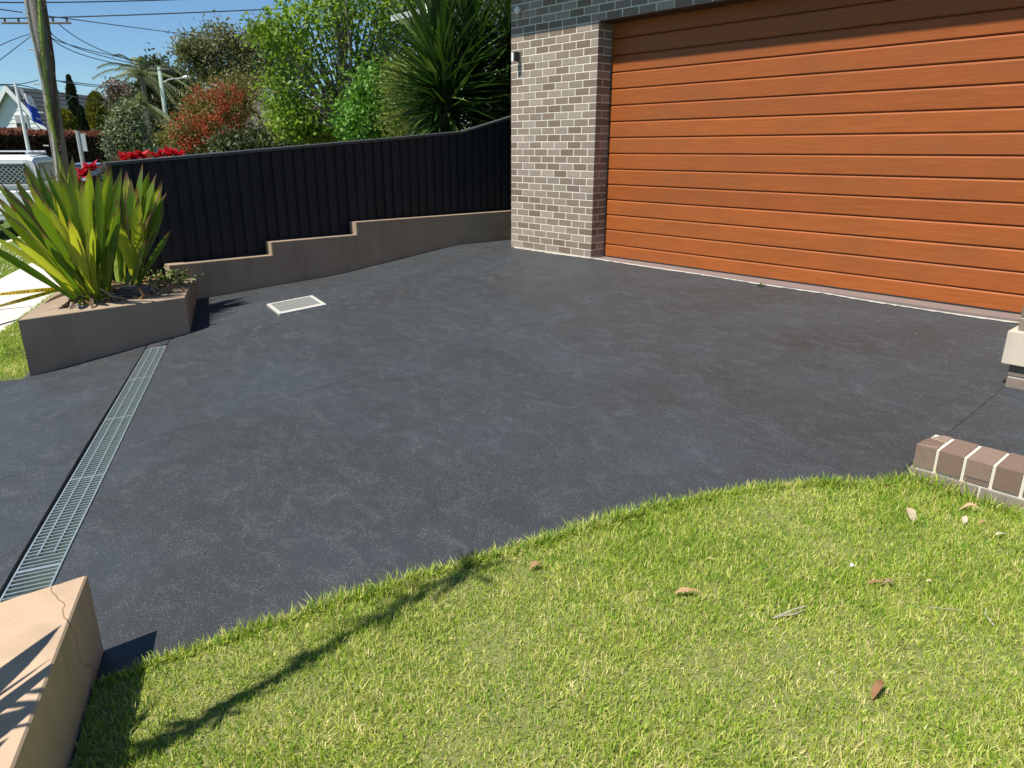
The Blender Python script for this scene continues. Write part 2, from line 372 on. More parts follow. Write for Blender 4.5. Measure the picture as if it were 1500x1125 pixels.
sheet('concrete_slab',[(-2.32,-.012),(-1.497,-.012),(-1.497,1.6),(-2.32,1.6)],M['drive'],parent=DR,zf=lambda x,y:Hn(x,np.minimum(y,.4)))
sheet('concrete_slab',[(-1.26,ln(sB-.004,-1.26)),(-1.045,ln(sB-.004,-1.045)),(-1.045,ln(sA+.004,-1.045)),(-1.26,ln(sA+.004,-1.26))],M['drive'],parent=DR)
sheet('joint_filler',[(XW,ln(sA,XW)),(8.4,ln(sA,8.4)),(8.4,-.02),(XW,-.02)],M['joint'],dz=-.022,step=.25,th=.02,parent=DR)
sheet('joint_filler',[(XW,ln(6.6,XW)),(XE,ln(6.6,XE)),(XE,ln(sB,XE)),(XW,ln(sB,XW))],M['joint'],dz=-.022,step=.25,th=.02,parent=DR)

# street: footpath, road, kerbs
def strip(name,s0,s1,a0,a1,z,mat,th=.1,lab=None,parent=None,rag=0):
    bm=bmesh.new(); pts=[SP(s0,a0),SP(s1,a0),SP(s1,a1),SP(s0,a1)]
    prism(bm,pts,z-th,z); bmesh.ops.recalc_face_normals(bm,faces=bm.faces[:]); o=mesh_obj(name,bm,mat,parent)
    if lab: tag(o,lab,kind='structure')
    return o
FP=empty('footpath',(0,0,0),'pale concrete footpath along the street',None); FP['kind']='structure'
if 'category' in FP: del FP['category']
a=-12.0
while a<60:
    if not (-1000<a<-1001): strip('concrete_slab',6.63,7.72,a,a+1.49,-.60,M['concrete'],parent=FP)
    a+=1.5
strip('verge',7.722,9.0,-15,120,-.615,M['turf'],th=.05,lab='strip of green grass between footpath and road')
strip('front_lawn',5.905,6.62,-1.265,60,-.60,M['turf'],th=.05,lab='narrow strip of lawn beside the rendered planter')
strip('road',9.16,17.0,-60,220,-.72,M['asphalt'],lab='grey asphalt street')
strip('kerb',9.003,9.157,-60,220,-.615,M['concrete'],th=.2,lab='near concrete kerb of the street')
strip('kerb',17.003,17.15,-60,220,-.615,M['concrete'],th=.2,lab='far concrete kerb of the street')

# ------------------------------------------------------------------ house
HO=empty('house',(0,0,0),'modern brown brick house with timber-look double garage door','house')
BR=.0735; RC=.086; ZT=31*RC
# mortar body
def wallbody(bm):
    e=.0028; zb=-.15; top=3.92
    pts=[(-1.495+e,e),(-e,e),(-e,.24),(-1.495+e,.24)]
    prism(bm,pts,zb,top)
    box(bm,(-e,e,ZT+.004),(8.6,.24,top))          # over the door
    box(bm,(-1.495+e,.2401,zb),(-.001,9,top))       # side wall going back
bm=bmesh.new(); wallbody(bm); WALL=mesh_obj('brick_wall',bm,M['mortar'],HO)
def brick_mesh(name,l,d,h):
    bm=bmesh.new(); box(bm,(0,0,0),(l,d,h)); bmesh.ops.bevel(bm,geom=bm.edges[:],offset=.002,segments=1,affect='EDGES')
    me=bpy.data.meshes.new(name); bm.to_mesh(me); bm.free(); return me
bmesh_cache={}
def brickme(l,d,h,mat):
    k=(round(l,3),round(d,3),round(h,3),mat.name)
    if k not in bmesh_cache:
        me=brick_mesh('brick',l,d,h); me.materials.append(mat); bmesh_cache[k]=me
    return bmesh_cache[k]
U=.23; L_=.2165; J_=.0135     # 6.5 units = 1.495
blist=[]   # (priority,x,y,z,l,d)
rng=random.Random(3)
for r in range(-14,32):
    z=ZT-(r+1)*RC+.005; even=(r%2==0)
    xs=[]
    # left to right from pillar right corner x=0 (or continuing over the door above)
    if r>=0:
        x=0.0; first=True
        if even: seq=[.11]+[L_]*6     # header at the right corner
        else: seq=[L_]*6+[.11]
        for l in seq:
            x0=x-l; xs.append((x0,l)); x=x0-J_
            if x<-1.46: break
        xs[-1]=(-1.495,xs[-1][0]+xs[-1][1]+1.495)
    else:
        x=-1.495 ; l0=.105 if even else L_
        xs.append((x,l0)); x+=l0+J_
        while x<6.2: xs.append((x,L_)); x+=L_+J_
    for i,(x0,l) in enumerate(xs):
        wrap=(r>=0 and i==0)
        d=.1 if not (wrap and even) else .2405
        if wrap and not even: d=.1
        vis=1.0 if (r>=-4 and x0<2.6) else 0.0
        blist.append((vis,x0,0,z,l,d))
        if wrap and not even: blist.append((1.0,-.11,.112,z,.11,.1285))
blist.sort(key=lambda b:-b[0]); nvis=0
bms=bmesh.new()
for i,(v,x0,y0,z,l,d) in enumerate(blist):
    jx=rng.uniform(-.0012,.0012); jy=rng.uniform(-.0012,.001)
    if v>0 and nvis<299:
        link('brick',brickme(l,d,BR,M['brick']),None,WALL,(x0+jx,y0+jy,z)); nvis+=1
    else: box(bms,(x0+jx,y0+jy,z),(x0+l+jx,y0+d+jy,z+BR))
# side wall and pier bricks (a few)
for r in range(0,43):
    for k in range(3):
        pass
o=mesh_obj('upper_brickwork',bms,M['brick'],WALL); o['kind']='stuff'
# right pier
PX,PY=4.868,-1.32
bm=bmesh.new(); box(bm,(PX+.006,PY+.006,-.35),(5.9,-.002,-.02)); box(bm,(PX+.006,PY+.006,.165),(5.9,-.002,3.6)); PIER=mesh_obj('brick_pier',bm,M['mortar'],HO)
zt=-.047
for r in range(3):
    z=zt-(r+1)*RC+.005; x=PX+(0 if r%2 else -.0)
    ls=[L_]*4 if r%2==0 else [.11]+[L_]*4
    for l in ls:
        if x<5.8: link('brick',brickme(l,.11,BR,M['brick']),None,PIER,(x,PY,z)); x+=l+J_
bq=bmesh.new()
for r in range(0,40):
    z=.17+r*RC+.008; x=PX+.0; ls=[L_]*4 if r%2==0 else [.11]+[L_]*4
    for l in ls:
        if x<5.8:
            if r<3: link('brick',brickme(l,.11,BR,M['brick']),None,PIER,(x,PY,z))
            else: box(bq,(x,PY,z),(x+l,PY+.11,z+BR))
            x+=l+J_
o=mesh_obj('upper_brickwork',bq,M['brick'],PIER); o['kind']='stuff'
boxo('sandstone_block',(PX-.042,PY-.035,-.047),(6.0,-.003,.168),M['sandstone'],HO,.004)
# sill and mortar smear
boxo('door_sill',(.001,.0,-.06),(PX,.262,-.012),M['sill'],HO)
def smear(x0,x1,w0,w1,seed):
    r=random.Random(seed); bm=bmesh.new(); n=int((x1-x0)/.035); top=[];bot=[]
    prev=0
    for i in range(n+1):
        x=x0+(x1-x0)*i/n; wv=r.uniform(w0,w1)*(1 if r.random()>.08 else .45); zz=H(x,0)
        top.append(bm.verts.new((x,-.001,zz+.012))); bot.append(bm.verts.new((x,-wv,H(x,-wv)+.004)))
    for i in range(n): bm.faces.new((bot[i],bot[i+1],top[i+1],top[i]))
    return mesh_obj('mortar_smear',bm,M['mortar_white'],HO)
smear(-1.42,0.0,.015,.045,1); smear(.0,PX,.003,.020,2)
# garage door
GD=boxo('garage_door',(.004,.262,-.01),(4.86,.28,ZT+.2),M['groove'],HO)
pl=bmesh.new(); pr=[(.249,.000),(.240,.010),(.240,.159),(.2420,.165),(.2495,.173),(.261,.175),(.261,.000)]
a_=[pl.verts.new((0,y,z)) for y,z in pr]; b_=[pl.verts.new((4.85,y,z)) for y,z in pr]; n=len(pr)
pl.faces.new(a_[::-1]); pl.faces.new(b_)
for i in range(n): pl.faces.new((a_[i],a_[(i+1)%n],b_[(i+1)%n],b_[i]))
bmesh.ops.recalc_face_normals(pl,faces=pl.faces[:])
pme=bpy.data.meshes.new('plank'); pl.to_mesh(pme); pl.free(); pme.materials.append(M['wood'])
for k in range(15): link('plank',pme,None,GD,(.008,0,-.033+.181*k))
# track edge strip
boxo('door_frame',(-.0005,.2412,-.012),(.010,.261,ZT+.1),M['groove'],HO)
boxo('bottom_seal',(.01,.236,-.0115),(4.86,.2395,.004),M['rubber'],HO)
# lintel steel
boxo('steel_lintel',(-.006,.012,ZT-.008),(4.9,.238,ZT+.0035),M['groove'],HO)
# eave and gutter
bm=bmesh.new(); box(bm,(-2.25,-.62,3.925),(9.2,9.5,4.085)); EV=mesh_obj('eave',bm,M['white'],HO)
bm=bmesh.new(); box(bm,(-2.25,-.74,3.90),(9.2,-.621,4.03)); mesh_obj('gutter',bm,M['cap'],HO)
bm=bmesh.new(); prism(bm,[(-2.3,-.6),(9.2,-.6),(9.2,9.5),(-2.3,9.5)],4.086,[4.10,4.10,6.2,6.2]); mesh_obj('roof',bm,M['roof'],HO)
# wall light and sensor
WLt=empty('wall_light',(-1.335,0,2.40),'small rectangular outdoor wall light mounted high on the brick pillar','wall light')
boxo('back_plate',(-.03,-.02,-.06),(.03,.0,.06),M['galv'],WLt); boxo('lamp_body',(-.035,-.10,-.05),(.03,-.021,.055),M['black'],WLt)
boxo('diffuser',(-.037,-.105,-.055),(.0,-.1005,.05),M['white'],WLt)
SN=empty('sensor_light',(-1.315,0,2.93),'round white sensor fixture on the shaded brick above the wall light','sensor')
bm=bmesh.new(); bmesh.ops.create_uvsphere(bm,u_segments=14,v_segments=10,radius=.042); bmesh.ops.translate(bm,verts=bm.verts[:],vec=(0,-.055,0)); mesh_obj('sensor_head',bm,M['white'],SN,True)
bm=bmesh.new(); tube(bm,[(0,0,0),(0,-.04,0)],.03,12); tube(bm,[(0,-.05,-.035),(0,-.045,-.075)],.014,8); mesh_obj('sensor_mount',bm,M['galv'],SN)

# ------------------------------------------------------------------ stepped retaining wall
bm=bmesh.new(); x0,x1=-2.475,-2.3
prof=[(-4.30,-.9),(3.0,-.9),(3.0,.389),(-1.96,.389),(-1.96,.228),(-3.12,.228),(-3.12,.074),(-4.30,.074)]
a_=[bm.verts.new((x0,y,z)) for y,z in prof];b_=[bm.verts.new((x1,y,z)) for y,z in prof];n=len(prof)
bm.faces.new(a_[::-1]);bm.faces.new(b_)
for i in range(n): bm.faces.new((a_[i],a_[(i+1)%n],b_[(i+1)%n],b_[i]))
bmesh.ops.recalc_face_normals(bm,faces=bm.faces[:]); bmesh.ops.bevel(bm,geom=[e for e in bm.edges],offset=.006,segments=2,affect='EDGES')
tag(mesh_obj('retaining_wall',bm,M['render']),'low stepped tan rendered wall running below the black fence','wall')

# ------------------------------------------------------------------ planters
def planter(name,outer,inner,zb,label,mat,soil):
    """outer/inner matching quads ccw"""
    E=empty(name,(outer[0][0],outer[0][1],-.45),label,'planter')
    off=Vector((outer[0][0],outer[0][1],-.45)); bm=bmesh.new(); zt=-.09; n=len(outer)
    to=[bm.verts.new(Vector((x,y,zt))-off) for x,y in outer]; ti=[bm.verts.new(Vector((x,y,zt))-off) for x,y in inner]
    bo=[bm.verts.new(Vector((x,y,zb))-off) for x,y in outer]; bi=[bm.verts.new(Vector((x,y,-.25))-off) for x,y in inner]
    for i in range(n):
        j=(i+1)%n
        bm.faces.new((to[i],to[j],ti[j],ti[i])); bm.faces.new((bo[i],bo[j],to[j],to[i])); bm.faces.new((ti[i],ti[j],bi[j],bi[i]))
    bm.faces.new(bi)
    bmesh.ops.recalc_face_normals(bm,faces=bm.faces[:])
    tos=set(to); bmesh.ops.bevel(bm,geom=[e for e in bm.edges if (e.verts[0] in tos and e.verts[1] in tos)],offset=.006,segments=1,affect='EDGES')
    mesh_obj('rendered_wall',bm,mat,E)
    # soil, lumpy
    bm=bmesh.new(); cx=sum(p[0] for p in inner)/n; cy=sum(p[1] for p in inner)/n; rr=random.Random(5)
    N=18
    P=[[None]*(N+1) for _ in range(N+1)]
    for i in range(N+1):
        for j in range(N+1):
            u=i/N;v=j/N; q=(Vector(inner[0])*(1-u)+Vector(inner[1])*u)*(1-v)+(Vector(inner[3])*(1-u)+Vector(inner[2])*u)*v
            P[i][j]=bm.verts.new(Vector((q.x,q.y,soil+rr.uniform(-.015,.02)))-off)
    for i in range(N):
        for j in range(N): bm.faces.new((P[i][j],P[i+1][j],P[i+1][j+1],P[i][j+1]))
    bmesh.ops.recalc_face_normals(bm,faces=bm.faces[:]); mesh_obj('soil',bm,M['soil'],E)
    return E
oq=[(-1.16,-5.90),(-1.24,-4.51),(-2.30,-4.06),(-2.48,-5.34)]
oq=[oq[0],oq[1],(-2.296,-4.06),(-2.50,-4.303),(-2.50,-5.33)]
oq4=[(-1.16,-5.90),(-1.24,-4.51),(-2.297,-4.062),(-2.62,-5.28)]
iq4=[(-1.42,-5.56),(-1.47,-4.66),(-2.30,-4.32),(-2.45,-5.12)]
PL=planter('planter_box',oq4,iq4,-.95,'tan rendered planter holding sword-leaved plants at the left end of the stepped wall',M['render'],-.14)
nq=[(3.515,-6.40),(3.40,-7.75),(6.2,-8.9),(6.3,-7.58)]
nq=[(3.495,-6.402),(3.41,-7.85),(6.2,-9.03),(6.3,-7.58)]
ni=[(4.05,-6.86),(3.75,-7.50),(6.0,-8.5),(6.05,-7.72)]
planter('planter_box',nq,ni,-.95,'tan rendered planter corner in the foreground with cracked top and leaf shadows',M['render_cracked'],-.14)

# rocks, pebbles, litter in the left planter
def rock(loc,sz,seed,label):
    r=random.Random(seed); bm=bmesh.new(); bmesh.ops.create_icosphere(bm,subdivisions=3,radius=1)
    for v in bm.verts:
        q=v.co.copy(); k=1+.16*math.sin(q.x*5+seed)+.12*math.sin(q.y*7+seed*2)+.1*math.sin(q.z*6)
        v.co=Vector((q.x*sz[0],q.y*sz[1],q.z*sz[2]))*k+Vector((r.uniform(-1,1),r.uniform(-1,1),r.uniform(-1,1)))*.004
    return tag(mesh_obj('rock',bm,M['stone'],None,True,loc),label,'rock')
o=rock((-1.78,-4.83,-.10),(.11,.23,.085),2,'dark grey rock lying in the planter soil behind its front edge'); o.rotation_euler.z=.15
def leafblade(bm,p0,d,n,l,wd,curl=.2,seg=4):
    """small curled leaf"""
    s=d.cross(n).normalized(); L=[];Rr=[];C=[]
    for i in range(seg+1):
        u=i/seg; q=p0+d*l*u+n*(curl*l*math.sin(u*math.pi)*.5); ww=wd*max(.02,math.sin(math.pi*min(1,u*.92+.06)))**.8
        jr=math.sin(u*9+l*531)*.35; jl=math.sin(u*7+l*917)*.35
        L.append(bm.verts.new(q-s*ww*(1+jl*.4)+n*ww*(.4+jl)));Rr.append(bm.verts.new(q+s*ww*(1+jr*.4)+n*ww*(.4+jr)));C.append(bm.verts.new(q+s*ww*jr*.5))
    for i in range(seg):
        bm.faces.new((L[i],C[i],C[i+1],L[i+1])); bm.faces.new((C[i],Rr[i],Rr[i+1],C[i+1]))
rr=random.Random(11)
bm=bmesh.new()
for i in range(260):
    x=rr.uniform(-1.95,-1.5); y=rr.uniform(-5.45,-4.6); s=rr.uniform(.008,.02)
    mt=Matrix.Translation((x,y,-.125+s*.4)); bmesh.ops.create_icosphere(bm,subdivisions=1,radius=s,matrix=mt)
tag(mesh_obj('gravel',bm,M['pebble']),'pale pebbles scattered on the planter soil','gravel',kind='stuff')
bm=bmesh.new()
for i in range(380):
    x=rr.uniform(-2.35,-1.5); y=rr.uniform(-5.3,-4.4); a=rr.uniform(0,6.28); el=rr.uniform(-.1,.9)
    d=Vector((math.cos(a)*math.cos(el),math.sin(a)*math.cos(el),math.sin(el))); nn=d.cross(Vector((rr.uniform(-1,1),rr.uniform(-1,1),rr.uniform(0,1)))).normalized()
    leafblade(bm,Vector((x,y,-.13)),d,nn,rr.uniform(.06,.26),rr.uniform(.004,.016),rr.uniform(-.5,.6))
tag(mesh_obj('leaf_litter',bm,M['dryleaf']),'brown dead leaf litter under the planter plants','leaf litter',kind='stuff')
M['weed']=m_leaf('weed_leaf',[(0,(.04,.08,.015)),(.6,(.12,.19,.03)),(1,(.30,.33,.08))],.3)
bm=bmesh.new()
for i in range(420):
    x=rr.gauss(-2.12,.13); y=rr.gauss(-4.45,.14); z=-.12+abs(rr.gauss(0,.07)); a=rr.uniform(0,6.28); el=rr.uniform(-.3,.9)
    d=Vector((math.cos(a)*math.cos(el),math.sin(a)*math.cos(el),math.sin(el))); nn=d.cross(Vector((rr.uniform(-1,1),rr.uniform(-1,1),.5))).normalized()
    leafblade(bm,Vector((x,y,z)),d,nn,rr.uniform(.03,.07),rr.uniform(.008,.018),.3,3)
tag(mesh_obj('weeds',bm,M['weed']),'small leafy weeds at the fence end of the planter','weeds',kind='stuff')

# ------------------------------------------------------------------ sword-leaved plants
def strap_leaf(parent,p0,p1,wid,bow,seed,mat,droop=0,name='leaf',split=False):
    r=random.Random(seed); off=parent.location; p0=Vector(p0);p1=Vector(p1); d=p1-p0; L=d.length; dn=d.normalized()
    view=(CAM-(p0+p1)*.5).normalized(); rot=r.uniform(-.85,.85)
    side=dn.cross(view).normalized(); side=Matrix.Rotation(rot,3,dn)@side; nrm=side.cross(dn).normalized()
    N=12; me=bpy.data.meshes.new(name); V=[];F=[];UV=[]
    tw=r.uniform(-.5,.5)
    for i in range(N+1):
        u=i/N
        q=p0+d*u+Vector((0,0,1))*bow*L*math.sin(math.pi*u)*.5 - Vector((0,0,1))*droop*L*max(0,u-.6)**2*2
        wv=wid*(.20+.80*math.sin(min(1,u/.68)*math.pi/2)**1.4) if u<.68 else wid*max(.0,(1-((u-.68)/.32)**2.3))
        wv=max(wv,.0015)
        R3=Matrix.Rotation(tw*u,3,dn); s=R3@side; nn=R3@nrm
        fold=.30*(1-.4*u)
        for k,(a,h) in enumerate(((-1,1),(-.5,.35),(0,0),(.5,.35),(1,1))):
            jag=1+ (r.uniform(-.10,.05) if abs(a)==1 else 0)
            V.append(q+s*wv*.5*a*jag+nn*wv*.5*h*fold+nn*(.002 if k%2 else 0)); UV.append((.5+a*.5,u))
    for i in range(N):
        for k in range(4): F.append((i*5+k,i*5+k+1,i*5+k+6,i*5+k+5))
    me.from_pydata([v-off for v in V],[],F); uvl=me.uv_layers.new(name='UVMap')
    for p in me.polygons:
        p.use_smooth=True
        for li in p.loop_indices: uvl.data[li].uv=UV[me.loops[li].vertex_index]
    return link(name,me,mat,parent)
b1=Vector((-1.66,-5.22,-.13)); E1=empty('sword_leaf_plant',b1,'large sunlit clump of broad yellow-green sword leaves in the planter','plant','sword-leaved plants in the planter')
b2=Vector((-1.92,-4.80,-.13)); E2=empty('sword_leaf_plant',b2,'smaller sword-leaved clump with torn brown tips growing against the black fence','plant','sword-leaved plants in the planter')
t1=math.hypot(b1.x-CAM.x,b1.y-CAM.y); t2=math.hypot(b2.x-CAM.x,b2.y-CAM.y)
tips1=[(1,268,.0),(34,237,.1),(50,236,-.25),(-4,302,.1),(-12,322,.25),(-22,340,-.1),(-34,352,-.35),(73,248,.2),(84,240,.05),(106,228,-.05),(131,244,-.2),(158,236,.05),(163,243,-.15),(143,252,-.35),(121,262,-.4),(22,262,.35),(60,262,.4),(96,262,.45),(-8,285,.3),(14,300,-.4),(40,290,-.5),(70,300,-.45),(118,290,.3),(150,275,.35),(-14,258,.15),(100,320,-.55),(60,340,-.5),(20,350,-.55),(135,330,-.5),(176,300,-.3),(88,252,-.3),(110,262,.2),(45,262,.1)]
rr=random.Random(21)
for i,(px,py,dt) in enumerate(tips1):
    T=at(px,py,t1+dt*.8); st=b1+Vector((rr.uniform(-.09,.09),rr.uniform(-.12,.12),0))
    strap_leaf(E1,st,T,rr.uniform(.065,.11)*(1 if py<330 else .8),rr.uniform(.02,.09),100+i,M['strap'],name='leaf')
for i in range(34):
    px=rr.uniform(5,185); py=rr.uniform(236,345); T=at(px,py,t1+rr.uniform(-.35,.35)); strap_leaf(E1,b1+Vector((rr.uniform(-.1,.1),rr.uniform(-.12,.12),0)),T,rr.uniform(.045,.085),rr.uniform(.0,.08),160+i,M['strap'])
tips2=[(209,240,.0),(229,254,-.1),(200,272,-.25),(203,288,-.3),(192,262,.1),(251,336,-.45),(220,308,-.1),(176,272,.0),(208,318,-.35),(185,250,.25),(168,262,.2),(195,300,.3),(232,280,.2),(214,350,-.5),(170,320,-.4),(226,258,.28),(236,268,.18),(218,250,.3),(244,282,.05),(238,262,.3),(224,262,.12),(160,290,.1),(240,300,.3)]  # several right-hand tips added so their leaves throw shadow streaks on the driveway
for i,(px,py,dt) in enumerate(tips2):
    T=at(px,py,t2+dt*.8); st=b2+Vector((rr.uniform(-.07,.07),rr.uniform(-.1,.1),0))
    strap_leaf(E2,st,T,rr.uniform(.07,.12)*(1 if i!=5 else .8),rr.uniform(.0,.09),200+i,M['strap'],name='leaf')
for i,(px,py,dt) in enumerate([(170,250,0),(181,262,.1),(196,278,-.1),(222,300,-.15),(228,330,.1),(236,262,-.05),(186,300,-.2),(178,330,-.25),(214,372,-.3),(158,262,.2)]):
    T=at(px,py,t2+dt); st=b2.lerp(T,rr.uniform(.0,.5))
    strap_leaf(E2,st,T,rr.uniform(.015,.03),rr.uniform(-.1,.25),300+i,M['deadstrap'],droop=.3,name='dead_leaf')
# plant and added shadow-casting stem of the foreground planter (outside the frame: only their shadows are seen)
for i in range(14):
    T=at(rr.uniform(0,180),rr.uniform(250,330),t1+rr.uniform(-.2,.4)); strap_leaf(E1,b1.lerp(T,rr.uniform(.1,.5)),T,rr.uniform(.012,.03),rr.uniform(-.1,.2),340+i,M['deadstrap'],droop=.25,name='dead_leaf')
for i in range(14):   # dead skirt at the base
    a=rr.uniform(0,6.28); bb=b1 if i%2 else b2; l=rr.uniform(.25,.5); strap_leaf(E1 if i%2 else E2,bb+Vector((0,0,.1)),bb+Vector((math.cos(a)*l,math.sin(a)*l,rr.uniform(-.02,.1))),.03,.25,370+i,M['deadstrap'],name='dead_leaf')
b3=Vector((4.35,-7.35,-.13)); E3=empty('sword_leaf_plant',b3,'sword-leaved plant of the foreground planter that shades its top','plant','sword-leaved plants in the planter')
tgt=[(3.747,-6.528),(3.878,-6.50),(3.90,-6.585),(4.06,-6.62),(3.80,-6.72),(4.16,-6.72)]
for i,(x,y) in enumerate(tgt):
    tt=.52+.05*(i%3); T=Vector((x-SHX*tt,y-SHY*tt,-.09+tt)); strap_leaf(E3,b3+Vector((rr.uniform(-.1,.1),rr.uniform(-.1,.1),0)),T,.10,.06,400+i,M['strap'])
for i in range(12):
    a=rr.uniform(2.6,6.6); l=rr.uniform(.7,1.2); el=rr.uniform(.7,1.3); strap_leaf(E3,b3,b3+Vector((math.cos(a)*math.cos(el)*l,math.sin(a)*math.cos(el)*l,math.sin(el)*l)),.10,.06,430+i,M['strap'])
bS=Vector((4.13,-7.32,-.13)); tipS=Vector((4.03-SHX*3.5,-5.20-SHY*3.5,3.15))  # added stem out of view, aimed along the sun to shade the lawn
YE=empty('shadow_stem',bS,'thin unseen leaning stem added to cast a line of shadow on the lawn','plant')
bm=bmesh.new(); tube(bm,[(0,0,0)]+[((tipS-bS)*u+Vector((0,0,0))) for u in (.25,.5,.75,1)],[.03,.022,.018,.016,.014],8); mesh_obj('stem',bm,M['bark'],YE)
ax_=(tipS-bS).normalized()
for i in range(130):  # leaf strands on the added stem roughen the edges of its shadow
    p=bS.lerp(tipS,.22+.76*i/129); d=(ax_*rr.choice((-1,-1,1))+Vector((rr.uniform(-.4,.4),rr.uniform(-.4,.4),rr.uniform(-.2,.2)))).normalized(); strap_leaf(YE,p,p+d*rr.uniform(.12,.28),.026,.05,600+i,M['deadstrap'],name='dead_leaf')
for i in range(14):
    a=rr.uniform(0,6.28); el=rr.uniform(-.4,1.4); l=rr.uniform(.12,.24); strap_leaf(YE,tipS,tipS+Vector((math.cos(a)*math.cos(el)*l,math.sin(a)*math.cos(el)*l,math.sin(el)*l)),.03,.05,500+i,M['strap'])

# ------------------------------------------------------------------ fence
FE=empty('paling_fence',(-2.5,-4.6,-.3),'tall black stained timber paling fence along the side boundary','fence'); fo=FE.location
ys=[-4.72,-4.61,-2.89,-1.48,-.04,.15,.95,1.5,6]; zs=[1.148,1.156,1.294,1.406,1.526,1.57,1.765,1.80,1.9]
def ftop(y): return float(np.interp(y,ys,zs))
rr=random.Random(8); y=-4.66; i=0
while y<3.2:
    wd=.092; layer=i%2; x=-2.512-.016*(layer==0); z1=ftop(y+wd/2)-.03
    bm=bmesh.new(); j=rr.uniform(-.0025,.0025)
    box(bm,(x-.014+j-fo.x,y-fo.y,-.5-fo.z),(x+j-fo.x,y+wd-fo.y,z1-fo.z))
    o=mesh_obj('paling',bm,M['fence'],FE); 
    y+=.070; i+=1
def capseg(y0,y1):
    bm=bmesh.new(); x0,x1=-2.565-fo.x,-2.475-fo.x; z0,z1=ftop(y0)-fo.z,ftop(y1)-fo.z
    v=[bm.verts.new(p) for p in ((x0,y0-fo.y,z0-.03),(x1,y0-fo.y,z0-.03),(x1,y1-fo.y,z1-.03),(x0,y1-fo.y,z1-.03),(x0,y0-fo.y,z0+.006),(x1,y0-fo.y,z0),(x1,y1-fo.y,z1),(x0,y1-fo.y,z1+.006))]
    for f in ((0,3,2,1),(4,5,6,7),(0,1,5,4),(1,2,6,5),(2,3,7,6),(3,0,4,7)): bm.faces.new([v[k] for k in f])
    mesh_obj('cap_rail',bm,M['cap'],FE)
for a,b in ((-4.72,-2.9),(-2.895,-1.2),(-1.195,-.045),(-.04,.3),(.305,.95),(.955,3.2)): capseg(a,b)
for yy in (-4.70,-2.0,.6,3.1):
    bm=bmesh.new(); box(bm,(-2.66-fo.x,yy-fo.y,-.8-fo.z),(-2.57-fo.x,yy+.09-fo.y,ftop(yy)-.04-fo.z)); mesh_obj('post',bm,M['fence'],FE)
for zz in (.0,.8):
    bm=bmesh.new(); box(bm,(-2.60-fo.x,-4.6-fo.y,zz-fo.z),(-2.545-fo.x,3.1-fo.y,zz+.07-fo.z)); mesh_obj('rail',bm,M['fence'],FE)

# ------------------------------------------------------------------ channel drain grate
ang=math.atan2(TS[1],TS[0])
p_far=Vector((-1.03,ln(4.908,-1.03),0)); p_near=Vector((3.75,ln(4.908,3.75),0)); Ld=(p_near-p_far).length; nb=int(Ld/.034)
DG=empty('channel_drain',(p_far.x,p_far.y,-.45),'long galvanised channel grate crossing the driveway between the two planters','drain'); do=DG.location
ax=(p_near-p_far).normalized(); sd=Vector((-ax.y,ax.x,0))
def dpt(u,v,dz=0):
    q=p_far+ax*u+sd*v; q.z=H(q.x,q.y)+dz; return q-do
def bar(u0,v0,u1,v1,h,wd,nseg=1,name='bar',mat=None,dz=.0):
    bm=bmesh.new(); d=(Vector((u1,v1))-Vector((u0,v0))).normalized(); nx=Vector((-d.y,d.x))*wd/2; rows=[]
    for i in range(nseg+1):
        t=i/nseg; u=u0+(u1-u0)*t; v=v0+(v1-v0)*t
        rows.append([bm.verts.new(dpt(u+s*nx.x,v+s*nx.y,dz+z)) for s,z in ((-1,-h),(1,-h),(1,0),(-1,0))])
    for i in range(nseg):
        for k in range(4): bm.faces.new((rows[i][k],rows[i][(k+1)%4],rows[i+1][(k+1)%4],rows[i+1][k]))
    bm.faces.new(rows[0][::-1]); bm.faces.new(rows[-1]); bmesh.ops.recalc_face_normals(bm,faces=bm.faces[:])
    return mesh_obj(name,bm,mat or M['steel'],DG)
hw=.085
for v in (-hw,hw): bar(0,v,Ld,v,.03,.008,24,'frame_bar')
bar(0,0-hw,0,hw,.03,.008,1,'frame_bar')
for k in range(nb):
    u=.02+k*.034; bar(u,-hw+.004,u,hw-.004,.022,.0075 if (k*.034)%1.0>.03 else .02,1,'cross_bar',dz=-.001)
for v in (-.032,.032): bar(.0,v,Ld-1.28,v,.02,.007,20,'long_bar',dz=.0015)
bm=bmesh.new()
a0=[dpt(u,-.094,-.10) for u in np.linspace(-.0,Ld,20)]; b0=[dpt(u,.094,-.10) for u in np.linspace(0,Ld,20)]
A=[bm.verts.new(p) for p in a0];B=[bm.verts.new(p) for p in b0]; A2=[bm.verts.new(p+Vector((0,0,.085))) for p in a0];B2=[bm.verts.new(p+Vector((0,0,.085))) for p in b0]
for i in range(19):
    bm.faces.new((A[i],A[i+1],B[i+1],B[i])); bm.faces.new((A[i],A2[i],A2[i+1],A[i+1])); bm.faces.new((B[i],B[i+1],B2[i+1],B2[i]))
M['channel']=simple('channel_concrete',(.22,.25,.245),.7,var=.3,scale=20)
mesh_obj('channel',bm,M['channel'],DG)
